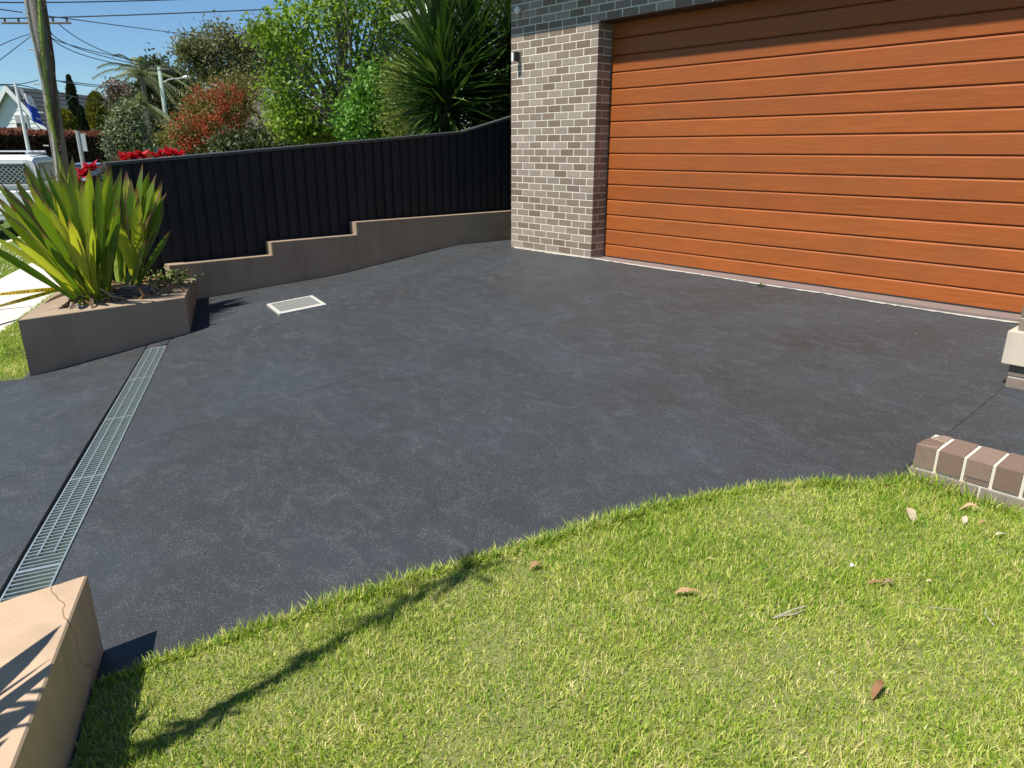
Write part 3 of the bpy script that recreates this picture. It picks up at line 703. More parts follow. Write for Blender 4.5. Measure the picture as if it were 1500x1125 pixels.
# square drain grate
gc=[Vector((-1.37,-3.655,0)),Vector((-.87,-3.745,0)),Vector((-.75,-3.255,0)),Vector((-1.245,-3.155,0))]
c0=sum(gc,Vector())/4; c0.z=H(c0.x,c0.y)
PG=empty('pit_grate',c0,'square cream metal drain grate set in the driveway near the stepped wall','drain grate',rz=math.atan2(gc[1].y-gc[0].y,gc[1].x-gc[0].x))
PG.rotation_euler.x=0
e=.01; sx=(H(c0.x+e,c0.y)-H(c0.x-e,c0.y))/(2*e); sy=(H(c0.x,c0.y+e)-H(c0.x,c0.y-e))/(2*e)
nrm=Vector((-sx,-sy,1)).normalized(); rz=PG.rotation_euler.z
xa=Vector((math.cos(rz),math.sin(rz),0)); xa=(xa-nrm*xa.dot(nrm)).normalized(); ya=nrm.cross(xa)
mm=Matrix((xa,ya,nrm)).transposed().to_4x4(); mm.translation=c0+nrm*.004; PG.matrix_world=mm
h=.25
for a,b in (((-h,-h,-.01),(h,-h+.035,.012)),((-h,h-.035,-.01),(h,h,.012)),((-h,-h+.0355,-.01),(-h+.035,h-.0355,.012)),((h-.075,-h+.0355,-.01),(h,h-.0355,.012))): boxo('frame',a,b,M['grate_paint'],PG)
for k in range(14):
    x=-h+.050+k*.0275
    boxo('bar',(x,-h+.036,.0025),(x+.0108,h-.036,.0115),M['grate_paint'],PG)
boxo('pit_shade',(-h+.034,-h+.034,-.005),(h-.074,h-.034,.0012),M['pit_shade_dark'],PG)  # flat dark plate under the bars, painted as the shade of the hole

# ------------------------------------------------------------------ low brick wall (header-on-edge garden wall)
LX,LY,LZ=4.945,-3.10,-.09
LW=empty('low_brick_wall',(LX,LY,-.35),'low garden wall of brown bricks on edge beside the lawn at right','wall'); lo=LW.location
def lb(a,b,mat,name='brick',bev=.004):
    a=Vector(a)-lo;b=Vector(b)-lo; return boxo(name,a,b,mat,LW,bev)
bm=bmesh.new(); box(bm,(LX+.012-lo.x,.006,-.25+.0),(3.2,.218,.254)); mesh_obj('mortar_core',bm,M['mortar'],LW)
rr=random.Random(4)
x=LX
widths=[.088]+[.105]*26
for i,wv in enumerate(widths):
    j=rr.uniform(-.003,.003)
    if i==0:
        # corner: small wedge pieces on top fanning round the end
        bm=bmesh.new(); pts=[(0,0),(.088,0),(.088,.055),(.0,.022)]
        prism(bm,pts,LZ-.112-lo.z,LZ-lo.z); bmesh.ops.recalc_face_normals(bm,faces=bm.faces[:]); mesh_obj('brick',bm,M['brick_low'],LW)
        for pts in ([(.0,.036),(.086,.069),(.086,.092),(.002,.078)],[(.004,.092),(.086,.106),(.086,.128),(.012,.142)],[(.018,.158),(.086,.143),(.086,.222),(.045,.222)]):
            bm=bmesh.new(); prism(bm,pts,LZ-.112-lo.z,LZ-.001-lo.z); bmesh.ops.recalc_face_normals(bm,faces=bm.faces[:]); mesh_obj('brick',bm,M['brick_low'],LW)
    else:
        zlow=LZ-.112 if i!=2 else LZ-.09
        lb((x,LY+j,zlow),(x+wv,LY+.222+j,LZ+rr.uniform(-.002,.002)),M['brick_low'])
        if i==2: lb((x,LY+.001,LZ-.114),(x+wv,LY+.2,LZ-.096),M['brick_low'],bev=.001)
    x+=wv+.014
x=LX-.012
while x<8.0:
    lb((x,LY-.006,LZ-.21),(x+.30,LY+.22,LZ-.125),M['brick_grey']); x+=.312

# ------------------------------------------------------------------ lawn
edge=[(3.69,-6.475),(3.72,-6.30),(3.80,-5.98),(3.87,-5.70),(3.97,-5.30),(4.05,-5.02),(4.14,-4.70),(4.28,-4.22),(4.44,-3.80),(4.66,-3.47),(4.90,-3.25),(4.945,-3.115)]
lawn=edge+[(9.5,-3.115),(9.5,-9.2),(6.35,-7.60)]
def inpoly(X,Y,P):
    ins=np.zeros(len(X),bool); n=len(P)
    for i in range(n):
        x1,y1=P[i];x2,y2=P[(i+1)%n]
        c=((y1>Y)!=(y2>Y))&(X<(x2-x1)*(Y-y1)/(y2-y1+1e-12)+x1); ins^=c
    return ins
bm=bmesh.new(); vs=[bm.verts.new((x,y,0)) for x,y in lawn]; f=bm.faces.new(vs); bmesh.ops.triangulate(bm,faces=[f]); 
for _ in range(4): bmesh.ops.subdivide_edges(bm,edges=[e for e in bm.edges if e.calc_length()>.4],cuts=1); bmesh.ops.triangulate(bm,faces=bm.faces[:])
for v in bm.verts: v.co.z=H(v.co.x,v.co.y)+.010
be=[e for e in bm.edges if len(e.link_faces)==1]; r=bmesh.ops.extrude_edge_only(bm,edges=be)
for q in r['geom']:
    if isinstance(q,bmesh.types.BMVert): q.co.z-=.06
bmesh.ops.recalc_face_normals(bm,faces=bm.faces[:])
tag(mesh_obj('lawn',bm,M['lawn_base']),'curved front lawn ground',kind='structure')
def blades(name,X,Y,Z,hgt,wid,seed,mat,lean=.9):
    rs=np.random.RandomState(seed); n=len(X)
    a=rs.uniform(0,2*np.pi,n); el=rs.uniform(.0,lean,n)**.8; h=hgt*rs.uniform(.55,1.25,n); wd=wid*rs.uniform(.6,1.3,n)
    dx=np.cos(a);dy=np.sin(a); f=rs.uniform(0,2*np.pi,n); sx=np.cos(f)*wd/2; sy=np.sin(f)*wd/2
    pt=.75+.35*np.sin(X*3.1+1.3*np.sin(Y*2.3))*np.sin(Y*3.7+np.sin(X*4.1))+.18*np.sin(X*11+Y*7)*np.sin(Y*13-X*5); h=h*(pt+.36); out=np.sin(el)*h; upz=np.cos(el)*h
    P=np.zeros((n,5,3))
    P[:,0]=np.stack([X-sx,Y-sy,Z],-1); P[:,1]=np.stack([X+sx,Y+sy,Z],-1)
    mx=X+dx*out*.35;my=Y+dy*out*.35;mz=Z+upz*.62
    P[:,2]=np.stack([mx+sx*.9,my+sy*.9,mz],-1); P[:,3]=np.stack([mx-sx*.9,my-sy*.9,mz],-1)
    P[:,4]=np.stack([X+dx*out,Y+dy*out,Z+upz],-1)
    b=np.arange(n)[:,None]*5
    F=np.concatenate([b+np.array([[0,1,2]]),b+np.array([[0,2,3]]),b+np.array([[3,2,4]])])
    return npmesh(name,P.reshape(-1,3),F,mat)
rs=np.random.RandomState(1); N=500000
X=rs.uniform(3.66,9.4,N*2);Y=rs.uniform(-9.1,-3.1,N*2); k=inpoly(X,Y,[(x-.015,y+.01) for x,y in edge]+lawn[len(edge):]); X=X[k];Y=Y[k]
Z=Hn(X,Y)+.004; px,py,dz=pxof(np.stack([X,Y,Z],-1))
inside=(dz>.2)&(px>-120)&(px<1620)&(py<1240); keep=inside|(rs.uniform(0,1,len(X))<.06)
X=X[keep];Y=Y[keep];Z=Z[keep]
# density grows toward the camera only through the frustum; clump
o=blades('grass',X,Y,Z,.034,.0036,2,M['grass'],1.4); tag(o,'short green and straw-coloured lawn grass','grass',kind='stuff')
print('lawn blades',len(X))
# taller tufts along edges
EX=[];EY=[]
for (x1,y1),(x2,y2) in zip(edge[:-1],edge[1:]):
    n=int(math.hypot(x2-x1,y2-y1)*1500); u=rs.uniform(0,1,n); EX.append(x1+(x2-x1)*u+rs.normal(0,.013,n)); EY.append(y1+(y2-y1)*u+rs.normal(0,.013,n))
EX=np.concatenate(EX);EY=np.concatenate(EY)
tag(blades('edge_grass',EX,EY,Hn(EX,EY)+.002,.055,.0045,5,M['grass'],1.2),'longer grass spilling over the curved driveway edge','grass',kind='stuff')
X=rs.uniform(4.95,8,2600); Y=rs.uniform(-3.16,-3.112,2600)
o=blades('wall_grass',X,Y,Hn(X,Y),.085,.005,6,M['grass'],1.0); tag(o,'longer grass tufts growing along the foot of the low brick wall','grass',kind='stuff')
# street-side turf blades
def sblades(name,s0,s1,a0,a1,n,z,lab,hgt=.05):
    s=rs.uniform(s0,s1,n);a=rs.uniform(a0,a1,n); X=NS[0]*s+TS[0]*a;Y=NS[1]*s+TS[1]*a
    tag(blades(name,X,Y,np.full(n,z),hgt,.007,int(s0*10),M['grass'],1.2),lab,'grass',kind='stuff')
sblades('verge_grass',7.72,9.0,2,16,50000,-.62,'grass of the nature strip beyond the footpath',.055)
sblades('front_grass',5.95,6.63,-1.2-.0,6,40000,-.61,'strip of green grass between planter and footpath',.05)
# daisies / clover on the verge
bm=bmesh.new(); rr=random.Random(2)
for i in range(240):
    p=SP(rr.uniform(7.75,8.9),rr.uniform(3.5,9)); mt=Matrix.Translation((p[0],p[1],-.56)); bmesh.ops.create_icosphere(bm,subdivisions=1,radius=.012,matrix=mt)
tag(mesh_obj('clover_flowers',bm,M['white']),'small white clover flowers in the nature strip','flowers',kind='stuff')

# ------------------------------------------------------------------ fallen leaves and twigs on the lawn
def gz0(px,py,z):
    d=ray(px,py); return CAM+d*((z-CAM.z)/d.z)
def onlawn(px,py,dz=.03):
    d=ray(px,py); z=-.31
    for _ in range(4):
        q=CAM+d*((z-CAM.z)/d.z); z=H(q.x,q.y)+dz
    return q
def fallen(px,py,l,wd,a,label,mat,curl=.3,lift=.15,seed=0):
    l*=1.55; wd*=1.3
    p=onlawn(px,py); bm=bmesh.new(); d=Vector((math.cos(a),math.sin(a),lift)).normalized(); n=Vector((0,0,1))
    nn=(n-d*d.dot(n)).normalized(); leafblade(bm,-d*l/2,d,nn,l,wd,curl,6)
    o=mesh_obj('dry_leaf',bm,mat,None,True,p); 
    tag(o,label,'leaf','dry leaves fallen on the lawn'); return o
az0=AZ-math.pi/2
fallen(1334,755,.055,.016,AZ,'pale cream dry leaf standing on the grass just below the low wall end',M['dryleaf_pale'],.2,.5)
fallen(1008,869,.062,.010,az0-.15,'tan curled dry leaf in the middle of the lawn',M['dryleaf'],.3)
fallen(784,829,.038,.009,az0+.5,'small brown dry leaf nearest the curved driveway edge',M['dryleaf'],.3,.3)
fallen(1283,853,.036,.009,az0,'flat tan half of a dry leaf, left of the dark curled one',M['dryleaf'],.1)
fallen(1302,855,.030,.007,az0-.1,'small dark brown curled leaf touching the tan one at centre right',M['deadstrap'],.5)
fallen(1286,1011,.050,.010,az0+.7,'curled brown leaf lowest on the lawn',M['dryleaf'],.6,.35)
fallen(1042,819,.022,.004,az0-.4,'tiny brown leaf sliver above the middle tan leaf',M['dryleaf'],.2)
fallen(1422,748,.065,.009,az0-.4,'orange-brown curved leaf in the litter beside the low wall',M['dryleaf'],.5,.2)
fallen(1413,762,.030,.009,az0+1.0,'grey-white leaf standing in the litter beside the low wall',M['dryleaf_pale'],.4,.6)
fallen(1438,766,.024,.008,az0+.2,'small orange leaf at the right of the litter by the low wall',M['dryleaf'],.4,.3)
fallen(1361,851,.014,.006,az0,'tiny whitish leaf fragment right of the dark curled leaf',M['dryleaf_pale'],.2)
fallen(1466,783,.035,.006,az0,'tan scrap of leaf on the bare patch at the right edge',M['dryleaf_pale'],.2)
def twig(px,py,l,a,label,fork=True,r=.003):
    l*=1.7
    p=onlawn(px,py,.028); bm=bmesh.new(); d=Vector((math.cos(a),math.sin(a),.05)); s=Vector((-d.y,d.x,0))
    tube(bm,[-d*l/2,-d*l*.1+s*.006,d*l*.2+s*.010,d*l/2+Vector((0,0,.01))],[r,r*1.3,r,r*.5],6)
    if fork: tube(bm,[-d*l*.3,d*l*.1-s*.012,d*l*.42-s*.004],[r*.8,r,r*.4],6)
    tag(mesh_obj('twig',bm,M['bark_pale'],None,False,p),label,'twig')
twig(1157,898,.085,az0+.35,'forked grey twig lying across the lawn left of the tan leaf pair')
twig(1450,905,.05,az0+1.3,'short pale dry stem at the right side of the lawn',False)
twig(1385,893,.06,az0-.4,'thin straw stem between the curled leaf and the pale stem',False,.0012)
bm=bmesh.new(); bmesh.ops.create_icosphere(bm,subdivisions=2,radius=.008); tag(mesh_obj('pebble',bm,M['white'],None,True,onlawn(1248,828)),'tiny white pebble in the lawn above the tan leaf','pebble')

q=gz0(1115,419,-.03); bm=bmesh.new(); rr=random.Random(61)
for i in range(26):
    a=rr.uniform(0,6.28); el=rr.uniform(.1,1.2); d=Vector((math.cos(a)*math.cos(el),math.sin(a)*math.cos(el),math.sin(el))); nn=d.cross(Vector((.3,.2,.9))).normalized(); leafblade(bm,Vector((rr.uniform(-.02,.02),rr.uniform(-.01,.01),0)),d,nn,rr.uniform(.02,.045),.006,.3,3)
tag(mesh_obj('weed',bm,M['weed'],None,False,q),'tiny green weed sprouting from the pale mortar line below the garage door','weed')
bm=bmesh.new()
for i in range(120):
    px=rr.uniform(0,1450) if i<28 else rr.uniform(150,330); py=rr.uniform(400,900) if i<28 else rr.uniform(455,560); q=onlawn(px,py,.004); sz=rr.uniform(.002,.005); 
    if inpoly(np.array([q.x]),np.array([q.y]),lawn)[0] or q.x<-1.1: continue
    a=rr.uniform(0,6.28); leafblade(bm,q,Vector((math.cos(a),math.sin(a),.1)),Vector((0,0,1)),sz*3,sz,.4,3)
tag(mesh_obj('leaf_crumbs',bm,M['deadstrap']),'dark crumbs of leaf and dirt scattered on the driveway','debris',kind='stuff')

# ------------------------------------------------------------------ caution tape
M['tape']=simple('yellow_tape',(.80,.60,.03),.35,var=.08,scale=8)
def tape(p0,p1,sag,label,text):
    p0=Vector(p0);p1=Vector(p1); E=empty('caution_tape',p0,label,'tape','caution tape across the footpath'); N=16; h=.06
    d=(p1-p0); L=d.length; bm=bmesh.new(); rows=[]
    nz=Vector((0,0,1)); nrm=nz.cross(d.normalized()).normalized(); tilt=(nz*.75+nrm*-.65).normalized()
    def P(u,v): 
        q=d*u; q.z-=sag*4*u*(1-u); tw=.5*math.sin(u*7); tv=(Matrix.Rotation(tw*.5,3,d.normalized())@tilt); return q+tv*v
    for i in range(N+1): rows.append([bm.verts.new(P(i/N,-h/2)),bm.verts.new(P(i/N,h/2))])
    for i in range(N): bm.faces.new((rows[i][0],rows[i+1][0],rows[i+1][1],rows[i][1]))
    mesh_obj('band',bm,M['tape'],E)
    cu=bpy.data.curves.new('lettering','FONT'); cu.body=text; cu.size=.052; cu.extrude=0; tmp=bpy.data.objects.new('t',cu); COL.objects.link(tmp)
    bpy.context.view_layer.update(); me=bpy.data.meshes.new_from_object(tmp.evaluated_get(bpy.context.evaluated_depsgraph_get())); bpy.data.objects.remove(tmp)
    w_=max(v.co.x for v in me.vertices)
    for v in me.vertices:
        u=.02+.96*v.co.x/w_; q=P(u,(v.co.y-.018)); tn=(P(min(1,u+.01),0)-P(u,0)).normalized(); tv=(P(u,.01)-P(u,-.01)).normalized(); nn=tn.cross(tv)
        if nn.dot(CAM-p0)<0: nn=-nn
        v.co=q+nn*.003
    link('lettering',me,M['black'],E)
A_=at(-60,438,11.4); B_=at(118,421,11.0)
def gz(px,py,z):
    d=ray(px,py); return CAM+d*((z-CAM.z)/d.z)
tape(gz(-70,438,-.42),gz(100,421,-.40),.0,'upper yellow caution tape strung across the footpath behind the planter','CAUTION   CAUTION   CAUTION')
tape(gz(-80,470,-.42),gz(99,421,-.41),.0,'lower slanting yellow caution tape meeting the upper one at the planter','CAUTION   CAUTION   CAUTION')

# ------------------------------------------------------------------ foliage tools
def leaves(rs,cen,spread,n,size,aspect=.5,up_bias=.3):
    """cen (k,3) clump centres, spread per clump; returns P (n*4,3) quads"""
    k=rs.randint(0,len(cen),n); C=cen[k]+rs.normal(0,1,(n,3))*np.asarray(spread)[k][:,None] if hasattr(spread,'__len__') else cen[k]+rs.normal(0,1,(n,3))*spread
    d=rs.normal(0,1,(n,3)); d[:,2]+=up_bias; d/=np.linalg.norm(d,axis=1)[:,None]
    r=rs.normal(0,1,(n,3)); s=np.cross(d,r); s/=np.linalg.norm(s,axis=1)[:,None]
    L=size*rs.uniform(.6,1.4,n)[:,None]; W=L*aspect
    return np.stack([C-d*L*.5,C+s*W*.5+d*L*.05,C+d*L*.5,C-s*W*.5+d*L*.05],1).reshape(-1,3)
def qf(n): return np.arange(n*4).reshape(-1,4)
def blobclumps(rs,blobs,nper):
    out=[]
    for (c,r) in blobs:
        c=np.array(c);r=np.array(r); n=max(3,int(nper*(r[0]*r[2])**.5*1.0)) if nper<0 else nper
        v=rs.normal(0,1,(n,3)); v/=np.linalg.norm(v,axis=1)[:,None]; rad=rs.uniform(.35,1,n)[:,None]**.5
        out.append(c+v*rad*r)
    return np.concatenate(out)
def pblob(px,py,t,wpx,hpx,dep=None):
    c=at(px,py,t); s=(c-CAM).dot(fw)/FPX; w_=wpx*s; h_=hpx*s; return ((c.x,c.y,c.z),(w_,dep or w_,h_))
def tree(name,label,cat,blobs,base,leafmat,barkmat,n,size,nclump=26,spread=.25,aspect=.5,trunk=.12,seed=1,limbs=14,group=None,limbr=.3,upb=.3,lean=0):
    rs=np.random.RandomState(seed); base=Vector(base); E=empty(name,base,label,cat,group)
    cen=blobclumps(rs,blobs,nclump); 
    V=leaves(rs,cen,spread,n,size,aspect,upb)-np.array(base); npmesh('crown',V,qf(n),leafmat,E)
    bm=bmesh.new(); top=Vector(np.mean([b[0] for b in blobs],axis=0))-base; zt=min(b[0][2]-b[1][2]*.6 for b in blobs)-base.z
    fork=Vector((top.x*.5,top.y*.5,max(zt,top.z*.35)))
    tube(bm,[(0,0,-.1),fork*.5+Vector((trunk*.4,0,0)),fork],[trunk*1.15,trunk,trunk*.8],8)
    ids=rs.permutation(len(cen))[:limbs]
    for i in ids:
        e=Vector(cen[i])-base; m1=fork.lerp(e,.45)+Vector((rs.normal()*.1,rs.normal()*.1,abs(rs.normal())*.12))*e.length*.12
        r0=trunk*limbr; tube(bm,[fork*.97,m1,fork.lerp(e,.8)+Vector((0,0,.02)),e],[r0*1.3,r0*.8,r0*.45,r0*.15],5,False)
    mesh_obj('trunk',bm,barkmat,E,True); return E
def lm(name,a,b,c,d=None,tr=.3,patch=.8,rough=.55):
    st=[(0,a),(.5,b),(.85,c)]+([(1,d)] if d else []); return m_leaf(name,st,tr,rough,patch)
M['l_euc']=lm('grey_olive_leaf',(.09,.105,.04),(.17,.18,.07),(.27,.25,.13),(.36,.29,.19))
M['l_lime']=lm('lime_leaf',(.10,.19,.018),(.20,.32,.035),(.34,.47,.06),(.48,.58,.11),.45)
M['l_green']=lm('fresh_green_leaf',(.05,.13,.015),(.10,.24,.025),(.17,.36,.045),None,.35)
M['l_olive']=lm('olive_fine_leaf',(.11,.15,.03),(.20,.25,.045),(.32,.36,.09),None,.35)
M['l_dark']=lm('dark_leaf',(.03,.045,.014),(.065,.085,.028),(.13,.145,.055))
M['l_mid']=lm('mid_green_leaf',(.03,.06,.015),(.06,.10,.025),(.11,.16,.04))
M['l_gold']=lm('golden_conifer_leaf',(.09,.10,.012),(.17,.17,.02),(.30,.27,.04))
M['l_cyp']=lm('cypress_leaf',(.010,.022,.009),(.022,.042,.016),(.045,.065,.025))
M['l_bottle']=lm('bottlebrush_leaf',(.10,.10,.025),(.20,.18,.045),(.33,.27,.08))
M['l_red']=lm('red_flower',(.26,.022,.012),(.40,.05,.022),(.52,.12,.055),None,.3)
M['l_hedge']=lm('red_brown_hedge_leaf',(.035,.018,.012),(.075,.035,.022),(.13,.07,.04))
M['l_hedge_top']=lm('red_hedge_tip',(.16,.05,.035),(.24,.08,.05),(.30,.13,.09))
M['l_brown']=lm('brown_leaf',(.10,.06,.045),(.17,.11,.08),(.24,.17,.12))
M['l_grey']=lm('grey_green_leaf',(.09,.12,.055),(.17,.205,.10),(.28,.31,.17))
M['l_brom']=lm('red_bromeliad_leaf',(.28,.008,.02),(.50,.012,.035),(.66,.03,.06),None,.4)
GZ=-.66
def gb(px,t):  # ground point below a pixel column near the horizon
    q=at(px,240,t); return (q.x,q.y,GZ)

# bottlebrush
t=30; bl=[pblob(325,165,t,44,36),pblob(290,188,t,28,26),pblob(378,172,t,46,40),pblob(412,195,t,36,30),pblob(340,142,t,34,22),pblob(270,206,t,16,16)]
E=tree('bottlebrush_tree','broad bottlebrush tree covered in red flower brushes behind the fence','tree',bl,gb(345,t),M['l_bottle'],M['bark'],34000,.12,40,.26,.3,.16,seed=3,limbs=20)
rs_=np.random.RandomState(5); cf=blobclumps(rs_,[pblob(300,165,t,34,36),pblob(278,195,t,24,28),pblob(320,190,t,40,30),pblob(355,195,t,34,25),pblob(330,140,t,30,20)],34)
cf=cf[rs_.permutation(len(cf))[:150]]; cf[:,:]-=np.array(ray(320,170))*0.9
V=leaves(rs_,cf,.10,5200,.07,.5,0)-np.array(E.location); npmesh('flower_brushes',V,qf(5200),M['l_red'],E)
# eucalypt
t=46; bl=[pblob(276,74,t,15,9),pblob(318,64,t,27,15),pblob(358,74,t,24,16),pblob(388,60,t,26,18),pblob(340,106,t,30,18),pblob(300,100,t,15,10),pblob(398,112,t,28,24),pblob(425,90,t,22,26)]
tree('gum_tree','tall olive-grey gum tree with pale limbs rising behind the bottlebrush','tree',bl,gb(385,t),M['l_euc'],M['bark_pale'],19000,.22,24,.36,.35,.32,seed=4,limbs=60,limbr=.32)
# light green multi-stem tree
t=19
bl=[pblob(395,55,t,14,22),pblob(430,30,t,26,26),pblob(480,20,t,36,30),pblob(540,20,t,36,30),pblob(590,30,t,22,30),pblob(440,90,t,32,30),pblob(500,80,t,34,34),pblob(560,80,t,34,34),pblob(410,130,t,20,30),pblob(470,150,t,36,26),pblob(610,90,t,20,40),pblob(430,175,t,26,20),pblob(500,-30,t,60,30),pblob(580,-20,t,40,30),pblob(630,-20,t,40,34),pblob(615,30,t,24,30),pblob(520,45,t,50,34),pblob(530,130,t,34,30)]
tree('lime_leaved_tree','tall open tree with lime-yellow leaves and many thin upright stems','tree',bl,gb(500,t),M['l_lime'],M['bark'],12500,.11,18,.20,.6,.09,seed=6,limbs=110,limbr=.42)
# bare twiggy tree
def bare(px,t,h,seed,label,wd=1.6):
    r=random.Random(seed); base=Vector(gb(px,t)); E=empty('bare_tree',base,label,'tree'); bm=bmesh.new()
    def br(p,d,l,rad,lv):
        q=p+d*l; m_=p.lerp(q,.5)+Vector((r.uniform(-1,1),r.uniform(-1,1),0))*l*.06
        tube(bm,[p,m_,q],[rad,rad*.85,rad*.65],5,False)
        if lv==0: return
        for _ in range(4 if lv>1 else 5):
            nd=(d+Vector((r.uniform(-1,1),r.uniform(-1,1),r.uniform(-.3,.6)))*.62).normalized(); br(p.lerp(q,r.uniform(.6,1)),nd,l*r.uniform(.6,.8),rad*.58,lv-1)
    br(Vector((0,0,0)),Vector((0,0,1)),h*.33,.09,5); mesh_obj('trunk',bm,M['bark_pale'],E); return E
bare(455,26,4.6,3,'leafless grey twiggy tree between the gum and the lime-leaved tree')
bare(412,28,4.4,9,'second leafless pale tree standing behind the bottlebrush')
# mid shrubs
tree('green_shrub','dense fresh green shrub below the lime-leaved tree',"shrub",[pblob(552,140,15,28,30),pblob(540,180,15,36,28),pblob(575,170,15,26,30)],gb(552,15),M['l_green'],M['bark'],11000,.085,40,.16,.6,.05,seed=8)
tree('olive_shrub','fine-leaved olive shrub between the green shrub and the yucca','shrub',[pblob(615,140,14,30,36),pblob(600,180,14,34,26),pblob(640,185,14,30,22),pblob(590,120,14,16,22)],gb(612,14),M['l_olive'],M['bark'],14000,.06,40,.17,.35,.05,seed=9)
tree('yellow_green_shrub','low yellow-green bush over the fence right of the bottlebrush','shrub',[pblob(450,190,20,40,18),pblob(500,185,20,28,20),pblob(425,175,20,16,16)],gb(460,20),M['l_olive'],M['bark'],9000,.10,30,.2,.5,.05,seed=10)
tree('dark_shrub','dark green bush low behind the fence between bottlebrush and lime tree','shrub',[pblob(400,210,22,40,14),pblob(350,215,22,30,10),pblob(480,208,22,40,12)],gb(400,22),M['l_dark'],M['bark'],9000,.12,30,.2,.5,.05,seed=11)
# dark trees, palm, etc. further off
t=62
tree('dark_evergreen_tree','large dark olive evergreen tree left of the street light pole','tree',[pblob(232,112,t,13,14),pblob(226,142,t,22,20),pblob(255,140,t,20,18),pblob(222,170,t,24,20),pblob(250,165,t,26,22),pblob(240,195,t,30,16)],gb(238,t),M['l_dark'],M['bark_dark'],22000,.32,34,.42,.5,.35,seed=12)
t=74
tree('green_crown_tree','rounded bright green tree behind the street light arm','tree',[pblob(268,130,t,20,18),pblob(280,150,t,18,20),pblob(262,165,t,20,20)],gb(270,t),M['l_mid'],M['bark_dark'],9000,.38,30,.45,.5,.3,seed=13)
def palm(px,py,t,label,n=22,L=3.4):
    r=random.Random(7); hd=at(px,py,t); base=Vector((hd.x,hd.y,GZ)); E=empty('palm_tree',base,label,'palm tree'); c=hd-base
    bm=bmesh.new(); tube(bm,[(0,0,0),c*.5,c],[.22,.17,.16],8); mesh_obj('trunk',bm,M['bark'],E)
    bm=bmesh.new()
    for i in range(n):
        a=i*2.4; el=r.uniform(-.2,1.1); d=Vector((math.cos(a)*math.cos(el),math.sin(a)*math.cos(el),math.sin(el))); pts=[]
        for k in range(8):
            u=k/7; pts.append(c+d*L*u-Vector((0,0,1))*L*.55*u*u)
        tube(bm,pts,[.04*(1-k/8) for k in range(8)],4,False)
        for k in range(1,8):
            for sgn in (-1,1):
                for q in range(4):
                    p=pts[k-1].lerp(pts[k],q/4); s=Vector((-d.y,d.x,0)).normalized()*sgn; e=p+s*.5*(1-.5*k/8)+Vector((0,0,-.28))+d*.12
                    v=[bm.verts.new(x) for x in (p,p+d*.07,e)]; bm.faces.new(v)
    mesh_obj('fronds',bm,M['l_grey'],E); return E
palm(207,108,58,'tall palm with drooping grey-green fronds beside the dark evergreen')
palm(206,150,54,'lower palm whose fronds show left of the dark evergreen trunk',14,1.9)
tree('brown_topped_tree','slim tree with bare brownish crown left of the dark evergreen','tree',[pblob(174,140,40,11,14),pblob(182,158,40,10,12)],gb(180,40),M['l_brown'],M['bark_dark'],2600,.17,20,.22,.4,.09,seed=14)
tree('grey_green_shrub','pale grey-green bushy shrub at the end of the red hedge','shrub',[pblob(184,188,36,15,16),pblob(200,212,36,18,14),pblob(176,210,36,13,14),pblob(188,170,36,8,10)],gb(190,36),M['l_grey'],M['bark_dark'],9000,.16,34,.25,.45,.08,seed=15)
def column(name,label,px,ptop,pbot,t,wpx,mat,seed,n,size,tip=.35):
    rs=np.random.RandomState(seed); c=at(px,(ptop+pbot)/2,t); s=(c-CAM).dot(fw)/FPX; hh=(pbot-ptop)/2*s; w_=wpx*s; base=Vector((c.x,c.y,GZ)); E=empty(name,base,label,'tree','columnar conifers behind the hedge')
    u=rs.uniform(-1,1,n); th=rs.uniform(0,2*np.pi,n); pr=np.where(u<.3,1-.15*np.abs(u-.3),1-((u-.3)/.7)**2*(1-tip*.3)); lump=1+.16*np.sin(th*5+u*9+seed)+.1*np.sin(u*23+th*3)
    rr_=w_*np.clip(pr,.04,1)*lump*rs.uniform(.75,1.02,n)
    C=np.stack([c.x+rr_*np.cos(th),c.y+rr_*np.sin(th),c.z+u*hh],-1)
    cen=C; d=np.stack([np.cos(th)*.4,np.sin(th)*.4,np.ones(n)],-1)+rs.normal(0,.35,(n,3)); d/=np.linalg.norm(d,axis=1)[:,None]
    sd_=np.cross(d,rs.normal(0,1,(n,3))); sd_/=np.linalg.norm(sd_,axis=1)[:,None]; L=size*rs.uniform(.6,1.4,n)[:,None]
    V=np.stack([C-d*L*.5,C+sd_*L*.2,C+d*L*.5,C-sd_*L*.2],1).reshape(-1,3)-np.array(base); npmesh('crown',V,qf(n),mat,E)
    bm=bmesh.new(); tube(bm,[(0,0,0),(0,0,c.z+hh*.7-base.z)],[w_*.45,w_*.12],8); mesh_obj('trunk',bm,M['bark_dark'],E)
column('cypress','tall thin dark cypress leaning over the hedge, right of the timber pole',109,116,205,60,5.5,M['l_cyp'],1,6000,.32,.1)
column('cypress','short dark cypress close beside the tall thin one',122,158,205,59,5,M['l_cyp'],2,3500,.3,.1)
column('golden_conifer','plump golden-tipped conifer right of the cypresses',146,140,212,57,13.5,M['l_gold'],3,12000,.34,.6)
column('golden_conifer','rounded golden conifer between timber pole and tall cypress',98,164,212,56,11,M['l_gold'],4,9000,.34,.8)
column('cypress','dark narrow conifer just left of the plump golden one',132,166,212,59.5,7,M['l_cyp'],5,4000,.32,.4)
# small bright grass-tree by the light pole
tree('small_bright_palm','small bright yellow-green ball-headed plant left of the street light base','plant',[pblob(237,205,50,7,7)],gb(237,50),M['l_gold'],M['bark'],1500,.35,14,.12,.15,.08,seed=16,limbs=4)

